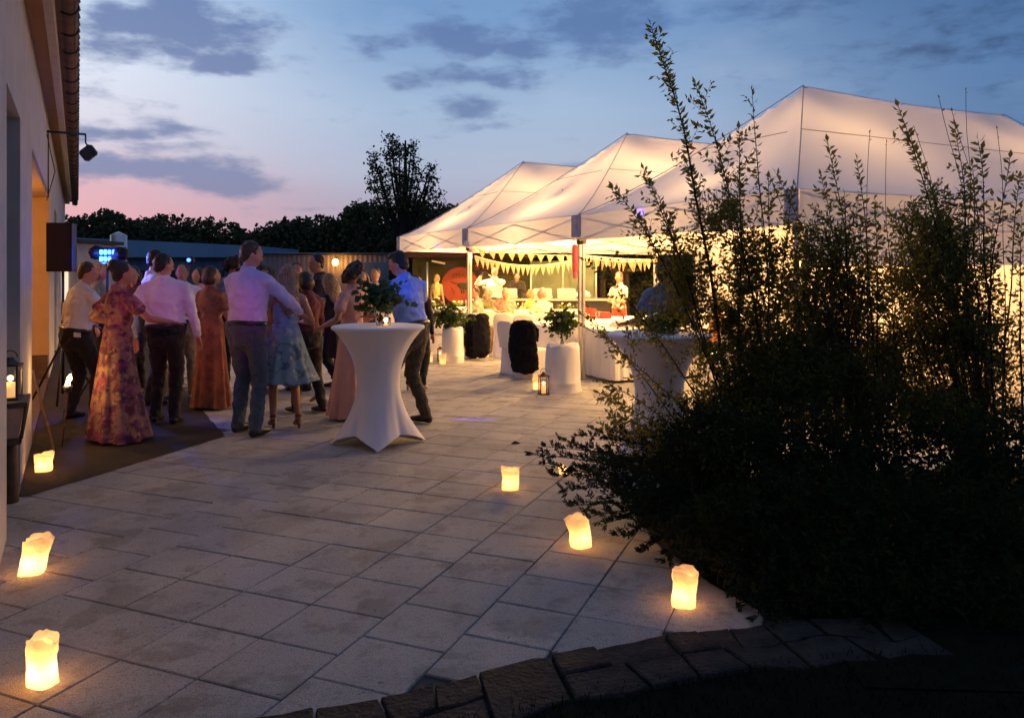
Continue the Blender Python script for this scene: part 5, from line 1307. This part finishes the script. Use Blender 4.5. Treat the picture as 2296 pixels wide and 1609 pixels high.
person(W(936, 874), R(-15), 1.52, 'woman in black leggings and striped heeled sandals hidden behind the man in blue', 'f', top=K_blacktop, bottom=K_dark, hair=('bun', H_dark), skin=M_skin_tan, shoes=M_shoe_beige, heel=.06, group=DG,
       feet={'L': (-.12, -.05, 0), 'R': (.10, -.05, 0)})
person(W(300, 880), R(-170), 1.66, 'dancer with dark hair in a wine red top behind the floral dress', 'f', top=K_darkred, bottom=K_dark, hair=('bob', H_brown), skin=M_skin_red, group=DG)
person(W(222, 868), R(-80), 1.70, 'woman with fair hair in a dark top, behind the man by the doorway', 'f', top=K_olive, bottom=K_dark, hair=('bob', H_blond), skin=M_skin_red, vox=.018, group=DG, head=(0, 2))
person(W(446, 862), R(150), 1.64, 'woman in a peach top and white trousers facing the camera between the dancers', 'f', top=K_pinkdress, sleeve='short', bottom=K_white, hair=('bob', H_brown), vox=.018, group=DG, faceparts=True, shoes=M_sneaker)
person(W(598, 880), R(160), 1.66, 'woman in an amber patterned dress partly behind the man in lavender', 'f', top=K_gold, sleeve='short', skirt=(K_gold, .12, .27), hair=('curly', H_brown), skin=M_skin_tan, vox=.016, group=DG, faceparts=True)
person(W(664, 872), R(-160), 1.72, 'man in a dark jacket in the gap right of the long haired blond woman', top=K_blacktop, bottom=K_dark, hair=('short', H_brown), skin=M_skin_red, vox=.018, group=DG, faceparts=True, hands={'L': (-.2, .3, 1.1), 'R': (.2, .25, 1.0)})
person(W(812, 868), R(-175), 1.62, 'woman in a cream blouse behind the curly haired woman in peach', 'f', top=K_cream, sleeve='short', bottom=K_dark, hair=('long', H_brown), vox=.018, group=DG, faceparts=True)
# guests and staff under the marquees --------------------------------------------
SG = 'seated guests'
pp, kk = person(at(1110, 740, 17.8)*Vector((1, 1, 0)) if False else Vector((at(1108, 640, 17.9).x, 17.9, 0)), R(165), 1.68, 'standing man in a white shirt photographing with a phone held up in both hands', top=K_white, bottom=K_khaki, hair=('short', H_brown), skin=M_skin_red,
       head=(0, 6), lean=-4, hands={'L': (-.02, .28, 1.52), 'R': (.24, .28, 1.53)}, elbow={'L': (-1, 0, -.8), 'R': (1, 0, -.8)}, faceparts=True, wide=1.12)
bm = bmesh.new(); box(bm, (0, 0, 0), (.17, .02, .09), None, .008); o = bm_obj('phone', bm, M_dark, None, False); o.rotation_euler = (0, 0, R(165))
o.location = pp.location+Matrix.Rotation(R(165), 3, 'Z') @ Vector((.12, .33, 1.535)); tag(o, 'black phone held up by the man in white taking a picture', 'phone')
person(Vector((at(1388, 640, 14.9).x, 14.9, 0)), R(130), 1.58, 'waitress with folded arms in a floral blouse and rust brown skirt', 'f', top=K_blouse, sleeve='short', skirt=(K_rust, .25, .24), hair=('ponytail', H_brown), head=(10, 0),
       hands={'L': (.0, .20, 1.17), 'R': (-.01, .23, 1.12)}, elbow={'L': (-1, -.2, -.7), 'R': (1, -.2, -.7)}, faceparts=True, vox=.012)
def seat(x, Y, rz, label, **k):
    p = at(x, 650, Y); return person(Vector((p.x, Y, 0)), rz, 1.66 if 'h' not in k else k.pop('h'), label, sit=True, group=SG, **k)
seat(1072, 16.0, R(75), 'seated young man in a sage green shirt looking left beside the tent leg', top=K_green, bottom=K_dark, hair=('short', H_brown), skin=M_skin_red, head=(55, 0), lean=6, hands={'L': (-.2, .4, .76), 'R': (.25, .3, .76)}, faceparts=True)
seat(1092, 17.4, R(150), 'seated guest with short wavy fair hair and glasses between the green and the pink shirt', sex='f', top=K_olive, bottom=K_dark, hair=('curly', H_grey), head=(20, -4), hands={'L': (-.2, .35, .76), 'R': (.2, .35, .76)}, faceparts=True, h=1.60)
seat(1133, 15.4, R(150), 'bald seated man in a salmon shirt with arms crossed', top=K_salmon, sleeve='short', bottom=K_khaki, hair=('none', None), skin=M_skin_red, head=(8, -4), hands={'L': (.10, .26, .86), 'R': (-.10, .28, .84)}, faceparts=True, wide=1.1, h=1.68)
seat(1218, 15.3, R(35), 'seated guest with short grey hair in a pale ruffled blouse, turned away to the left', sex='f', top=K_cream, sleeve='short', bottom=K_khaki, hair=('short', H_grey), skin=M_skin_tan, head=(30, 0), lean=5, hands={'L': (-.25, .32, .76), 'R': (.2, .35, .76)}, h=1.66, wide=1.1)
seat(1192, 17.7, R(-120), 'small seated guest behind the grey haired one, at the far side of the table', sex='f', top=K_yellow, bottom=K_dark, hair=('bob', H_blond), head=(0, 0), h=1.55, vox=.018, fin=False)
seat(1606, 11.6, R(60), 'seated guest in an orange top glimpsed through the shrub', sex='f', top=K_orange, bottom=K_dark, hair=('bob', H_brown), h=1.6, vox=.018, fin=False)
pc_ = at(1157, 660, 20.3)
person(Vector((pc_.x, 20.3, 0)), R(185), 1.62, 'cook in black with a small cap bending over the buffet', top=K_blacktop, bottom=K_dark, hair=('short', H_dark), lean=24, head=(0, -14), hands={'L': (-.18, .45, .95), 'R': (.18, .45, .95)}, vox=.018, faceparts=True)
pc_ = at(980, 660, 20.2)
person(Vector((pc_.x, 20.2, 0)), R(-30), 1.50, 'distant blond woman in a yellow top and black skirt before the olive kiosk', 'f', top=K_yellow, sleeve='none', skirt=(K_blacktop, .4, .24), hair=('ponytail', H_blond), vox=.018, fin=False)
pc_ = at(1490, 640, 7.35)
person(Vector((pc_.x, 7.35, 0)), R(25), 1.74, 'dark haired guest in a grey patterned shirt standing behind the second cocktail table', top=K_grey, sleeve='short', bottom=K_dark, hair=('bob', H_dark), skin=M_skin_tan, head=(10, 0),
       hands={'L': (-.30, .2, 1.12), 'R': (.28, .25, 1.1)})

# ================================================================ SHRUBS IN FRONT
def leaf_at(V, F, p, d, size, roll=None):
    """one pointed, slightly folded leaf growing from p along d"""
    d = d.normalized(); s_ = d.orthogonal().normalized(); s_.rotate(Matrix.Rotation(random.random()*6.28 if roll is None else roll, 3, d)); n_ = d.cross(s_)
    k = len(V); w_ = size*random.uniform(.17, .25)
    V += [tuple(p), tuple(p+d*size*.45+s_*w_+n_*size*.06), tuple(p+d*size*1.0-n_*size*.10), tuple(p+d*size*.45-s_*w_+n_*size*.06), tuple(p+d*size*.5)]
    F += [(k, k+1, k+4), (k+1, k+2, k+4), (k, k+4, k+3), (k+4, k+2, k+3)]
def bez(a, b, c, t): return a*(1-t)**2+b*2*t*(1-t)+c*t*t
class Shrub:
    def __init__(s, name, base, label, m=M_leaf):
        s.o = empty(name, tuple(base), 0, label, 'shrub'); s.b = Vector(base); s.V, s.F, s.m = [], [], m; s.tw = []
    def stem(s, tip, bend=(0, 0, 0), r=.009, leaf0=.4, size=.055, dens=60, twigs=8, base=None, leafy=1.0, tl=.22):
        a = (base if base is not None else s.b+Vector((random.gauss(0, .10), random.gauss(0, .10), 0))); c = Vector(tip); b = (a+c)/2+Vector(bend)+Vector((0, 0, (c.z-a.z)*.18))
        L = (c-a).length; pts = [bez(a, b, c, k/14) for k in range(15)]
        pts = [p+Vector((noise.noise(p*2), noise.noise(p*2+Vector((5, 0, 0))), 0))*.03 for p in pts]
        bm = bmesh.new(); tube(bm, [p-s.b for p in pts], [max(.0018, r*(1-.85*k/14)) for k in range(15)], 5); bm_obj('stem', bm, M_bark, s.o)
        def along(f): 
            q = f*14; i = min(13, int(q)); return pts[i]+(pts[i+1]-pts[i])*(q-i), (pts[i+1]-pts[i]).normalized()
        nl = int(dens*L*(1-leaf0)*leafy)
        for k in range(nl):
            f = leaf0+(1-leaf0)*(k+random.random())/nl; p, d = along(f)
            o_ = d.orthogonal().normalized(); o_.rotate(Matrix.Rotation(k*2.4+random.gauss(0, .4), 3, d))
            leaf_at(s.V, s.F, p-s.b, d*random.uniform(.4, .9)+o_, size*random.uniform(.6, 1.15))
        leaf_at(s.V, s.F, pts[-1]-s.b, d, size)
        for k in range(twigs):
            f = leaf0*.8+(.95-leaf0*.8)*random.random(); p, d = along(f)
            o_ = d.orthogonal().normalized(); o_.rotate(Matrix.Rotation(random.random()*6.28, 3, d))
            s.twig(p, (d*random.uniform(.5, 1.3)+o_).normalized(), tl*random.uniform(.4, 1.1)*(1.15-f*.5), size)
    def twig(s, p, d, L, size=.05, nl=None):
        q = p+d*L+Vector((0, 0, .15*L)); s.tw.append((p-s.b, (p+q)/2+Vector((random.gauss(0, .01), random.gauss(0, .01), .01))-s.b, q-s.b))
        nl = nl or max(4, int(L*62))
        for k in range(nl):
            f = (k+.6)/nl; pp_ = p+(q-p)*f; o_ = d.orthogonal().normalized(); o_.rotate(Matrix.Rotation(k*2.4+random.gauss(0, .5), 3, d))
            leaf_at(s.V, s.F, pp_-s.b, d*random.uniform(.3, .9)+o_, size*random.uniform(.5, 1.05))
    def mass(s, x, y, rx, ry, Y, n_, size=.05, depth=.35, up=.6, L=.20):
        c = at(x, y, Y); k_ = Y/FPX
        for q in range(n_):
            d = Vector((random.gauss(0, 1), random.gauss(0, 1), random.gauss(0, 1))).normalized()*(random.random()**.42)
            p = c+Vector((d.x*rx*k_, d.y*depth, d.z*ry*k_))
            if p.z < .02: continue
            s.twig(p, Vector((random.gauss(0, .5), random.gauss(0, .5), up+random.gauss(0, .4))).normalized(), L*random.uniform(.5, 1.1), size, 8)
    def done(s):
        V, F = [], []
        for a, b, c in s.tw:
            k = len(V); r_ = .0016
            for p in (a, b, c): V += [tuple(p+Vector((r_, 0, 0))), tuple(p+Vector((-r_*.5, r_, 0))), tuple(p+Vector((-r_*.5, -r_, 0)))]
            for q in (0, 3):
                for j in range(3): F.append((k+q+j, k+q+(j+1) % 3, k+q+3+(j+1) % 3, k+q+3+j))
        if F: tag(py_obj('twigs', V, F, M_bark, s.o), kind='stuff')
        tag(py_obj('foliage', s.V, s.F, s.m, s.o), kind='stuff')
        return s.o

# left, tall arching shrub (in front of the middle and nearest marquee)
A1 = Shrub('arching_shrub', (1.62, 5.0, 0), 'tallest leafy shrub with a long branch leaning up to the left across the sky')
A1.stem(at(1466, 60, 4.75), (.05, 0, .05), .014, .42, .060, 95, 34, tl=.20)
A1.stem(at(1560, 190, 4.8), (.05, 0, .0), .010, .5, .056, 60, 16)
A1.stem(at(1684, 205, 5.0), (.02, 0, .0), .009, .62, .05, 34, 4)
A1.stem(at(1655, 290, 4.9), (.06, 0, .0), .011, .5, .055, 60, 16)
A1.stem(at(1610, 330, 5.1), (.06, 0, .0), .009, .45, .05, 50, 12)
A1.stem(at(1378, 420, 4.7), (-.12, 0, .20), .009, .45, .052, 60, 16)
A1.stem(at(1442, 380, 4.8), (-.10, 0, .15), .009, .5, .052, 60, 14)
A1.stem(at(1480, 450, 4.8), (-.10, 0, .1), .008, .5, .050, 55, 14)
A1.stem(at(1312, 585, 4.7), (-.10, 0, .22), .008, .45, .05, 55, 14)
A1.stem(at(1420, 500, 4.9), (-.05, 0, .2), .008, .5, .05, 55, 14)
A1.stem(at(1320, 740, 4.6), (-.20, 0, .12), .008, .35, .05, 60, 16)
A1.stem(at(1305, 705, 4.8), (-.20, 0, .2), .007, .6, .045, 50, 6)
A1.stem(at(1345, 880, 4.5), (-.15, 0, .08), .008, .35, .05, 55, 16)
A1.stem(at(1362, 860, 4.3), (-.1, 0, .1), .007, .35, .05, 50, 14)
A1.stem(at(1375, 930, 4.2), (-.1, 0, .1), .007, .3, .045, 50, 14)
A1.stem(at(1725, 400, 4.9), (0, 0, .1), .009, .5, .05, 55, 12)
A1.stem(at(1775, 430, 5.1), (0, 0, .1), .009, .5, .05, 50, 10)
for a in ((1535, 650, 55, 110, 5.0, 190), (1690, 640, 60, 120, 5.0, 250), (1610, 515, 75, 48, 5.0, 80), (1640, 745, 60, 50, 5.0, 120), (1700, 860, 110, 100, 4.9, 330), (1640, 960, 110, 80, 4.8, 300),
          (1590, 1030, 80, 60, 4.6, 150), (1590, 830, 30, 60, 4.9, 40), (1420, 990, 60, 30, 4.6, 26), (1440, 770, 60, 30, 4.7, 22)): A1.mass(*a)
A1.done()
# middle shrub
A2 = Shrub('upright_shrub', (2.35, 5.1, 0), 'dense upright shrub in front of the right tent pole, with several slender tips')
for tx, ty, lf, tw_ in ((1858, 318, .5, 12), (1842, 395, .5, 12), (1742, 390, .72, 4), (1835, 470, .4, 14), (1925, 360, .45, 12), (1895, 440, .4, 14), (1965, 470, .4, 14), (1800, 510, .4, 14), (1760, 560, .35, 16), (1930, 500, .4, 14)):
    A2.stem(at(tx, ty, 5.0+random.uniform(-.2, .2)), (0, 0, .05), .009, min(.75, lf+.08), .056, 42, tw_//2)
for tx, ty in ((1985, 322), (1950, 300), (1730, 400)): A2.stem(at(tx, ty, 5.1), (-.05, 0, .05), .005, .93, .03, 8, 0)
for a in ((1860, 590, 80, 90, 5.1, 130), (1790, 690, 60, 90, 5.1, 100), (1900, 700, 90, 80, 5.1, 130), (1800, 830, 120, 90, 5.0, 250), (1700, 920, 150, 90, 4.9, 280), (1900, 900, 120, 120, 5.0, 230)): A2.mass(*a)
for a in ((1850, 660, 110, 130, 5.3, 260), (1780, 810, 140, 110, 5.3, 460), (1920, 830, 120, 110, 5.3, 460), (1830, 930, 170, 80, 5.2, 420)): A2.mass(*a)
A2.done()
# right shrub
A3 = Shrub('bushy_shrub', (3.15, 5.2, 0), 'broad bushy shrub with tall leafy shoots at the right edge of the picture')
for tx, ty, lf, tw_ in ((2010, 240, .55, 14), (2045, 330, .5, 14), (2140, 285, .5, 12), (2192, 315, .5, 10), (2178, 370, .5, 12), (2262, 355, .55, 8), (2290, 400, .5, 10), (2080, 420, .4, 16), (2120, 430, .4, 14), (2230, 470, .5, 8), (2240, 560, .5, 6),
                        (2000, 480, .4, 14), (2060, 510, .4, 16), (2290, 500, .6, 8)):
    A3.stem(at(tx, ty, 5.2+random.uniform(-.2, .2)), (0, 0, .05), .010, min(.75, lf+.08), .060, 44, tw_//2)
for tx, ty in ((2100, 222), (2133, 250), (2165, 205), (2240, 290), (2045, 290)): A3.stem(at(tx, ty, 5.2), (.05, 0, .05), .005, .95, .03, 8, 0)
for a in ((2080, 520, 60, 80, 5.2, 90), (2110, 640, 70, 110, 5.2, 190), (2000, 640, 60, 90, 5.2, 80), (2040, 800, 90, 90, 5.2, 110), (2150, 780, 80, 90, 5.2, 130), (2265, 720, 40, 60, 5.2, 26), (2250, 850, 70, 60, 5.2, 60),
          (2200, 940, 120, 60, 5.1, 160), (2050, 950, 120, 70, 5.0, 200)): A3.mass(*a)
for k in range(34):
    A3.stem(at(random.uniform(1940, 2220), random.uniform(600, 760), 5.2+random.uniform(-.3, .3)), (0, 0, .05), .006, .75, .04, 20, 2)
for a in ((2100, 640, 110, 170, 5.4, 520), (2050, 830, 130, 110, 5.4, 240), (2190, 800, 80, 120, 5.4, 260), (2140, 950, 150, 70, 5.3, 330)): A3.mass(*a)
A3.done()
# lower dark shrubs
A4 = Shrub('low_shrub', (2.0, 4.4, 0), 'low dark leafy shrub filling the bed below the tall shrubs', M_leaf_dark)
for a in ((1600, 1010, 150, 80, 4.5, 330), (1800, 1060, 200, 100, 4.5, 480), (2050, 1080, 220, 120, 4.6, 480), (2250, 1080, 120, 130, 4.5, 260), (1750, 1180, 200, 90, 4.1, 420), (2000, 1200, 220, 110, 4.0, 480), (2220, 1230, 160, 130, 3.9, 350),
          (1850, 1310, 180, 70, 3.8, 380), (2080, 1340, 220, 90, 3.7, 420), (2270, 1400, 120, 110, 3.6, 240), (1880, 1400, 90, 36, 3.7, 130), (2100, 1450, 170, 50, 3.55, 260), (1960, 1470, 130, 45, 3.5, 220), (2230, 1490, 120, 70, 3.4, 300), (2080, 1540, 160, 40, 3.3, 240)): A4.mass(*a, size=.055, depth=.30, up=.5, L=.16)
for k in range(10): A4.stem(at(random.uniform(1600, 2250), random.uniform(900, 1000), 4.5), (0, 0, .05), .007, .5, .05, 40, 6)
A4.done()
# juniper
J = Shrub('juniper', (1.35, 4.6, 0), 'dark spreading juniper reaching low over the paving towards the paper lanterns', M_conifer)
def jbranch(a, tip, n_=46, sp=.10):
    a, c = Vector(a), Vector(tip); b = (a+c)/2+Vector((0, 0, .12)); pts = [bez(a, b, c, k/10) for k in range(11)]
    bm = bmesh.new(); tube(bm, [p-J.b for p in pts], [max(.002, .012*(1-.9*k/10)) for k in range(11)], 5); bm_obj('branch', bm, M_bark, J.o)
    for k in range(n_):
        f = .12+.88*(k+random.random())/n_; p = bez(a, b, c, f); d = (bez(a, b, c, min(1, f+.02))-bez(a, b, c, f-.02)).normalized()
        o_ = Vector((random.gauss(0, 1), random.gauss(0, 1), random.gauss(.35, .5))); o_ = (o_-d*o_.dot(d)).normalized()
        q = p+(d*random.uniform(.6, 1.1)+o_).normalized()*sp*random.uniform(.5, 1.2)*(1.15-f*.6)
        J.tw.append((p-J.b, (p+q)/2-J.b, q-J.b))
        for j in range(13):
            g = j/12; pp_ = p+(q-p)*g; dd = (q-p).normalized(); oo = dd.orthogonal().normalized(); oo.rotate(Matrix.Rotation(j*2.4, 3, dd))
            leaf_at(J.V, J.F, pp_-J.b, dd*1.1+oo*.8, .030*random.uniform(.7, 1.2))
for tx, ty, Y in ((1188, 1018, 4.9), (1215, 1000, 5.1), (1250, 985, 5.2), (1300, 975, 5.2), (1235, 1065, 4.75), (1255, 1095, 4.6), (1215, 1035, 4.8), (1330, 960, 5.1), (1380, 955, 5.0), (1270, 1135, 4.45), (1310, 1160, 4.3), (1350, 1175, 4.25),
                  (1285, 1050, 4.9), (1340, 1030, 5.0), (1390, 1200, 4.15), (1440, 1240, 4.05), (1490, 1265, 3.95), (1530, 1225, 4.0), (1600, 1290, 3.9), (1650, 1360, 3.8), (1700, 1385, 3.75), (1590, 1240, 4.0), (1430, 960, 4.9), (1460, 1010, 4.6),
                  (1420, 1080, 4.5), (1480, 1130, 4.3), (1540, 1150, 4.2), (1380, 1110, 4.5), (1620, 1200, 4.0), (1680, 1260, 3.9), (1560, 1300, 3.8), (1740, 1400, 3.65), (1500, 1200, 4.1), (1350, 1080, 4.7), (1560, 1060, 4.5), (1640, 1120, 4.3)):
    p = at(tx, ty, min(Y*1.09, G(tx, ty).y-.05)); p.z = max(p.z, .03)
    jbranch((random.uniform(1.2, 1.7), random.uniform(4.3, 4.9), random.uniform(.05, .35)), p)
for a in ((1400, 1060, 110, 70, 4.75, 150), (1500, 1120, 120, 90, 4.5, 230), (1600, 1200, 120, 80, 4.2, 220), (1700, 1300, 110, 70, 3.95, 200)): J.mass(*a, size=.034, depth=.2, up=.4, L=.12)
J.done()
# dark timber block half buried in the shrubs
p = G(1510, 1045); bm = bmesh.new(); box(bm, (0, 0, .19), (.16, .16, .38), Matrix.Rotation(.2, 3, 'Z'), .01); box(bm, (.0, 0, .40), (.19, .19, .03), Matrix.Rotation(.2, 3, 'Z'), .008)
o = bm_obj('garden_post', bm, M_wood, None, False); o.location = (p.x, p.y-.6, 0); tag(o, 'short dark timber post standing between the juniper and the second cocktail table', 'post')
# a fallen leaf on the paving
p = G(1145, 996); V, F = [], []; leaf_at(V, F, Vector((0, 0, .006)), Vector((1, .3, .05)), .10, 0); o = py_obj('fallen_leaf', V, F, M_bark); o.location = p; tag(o, 'single dark fallen leaf on the paving right of the front cocktail table', 'leaf')
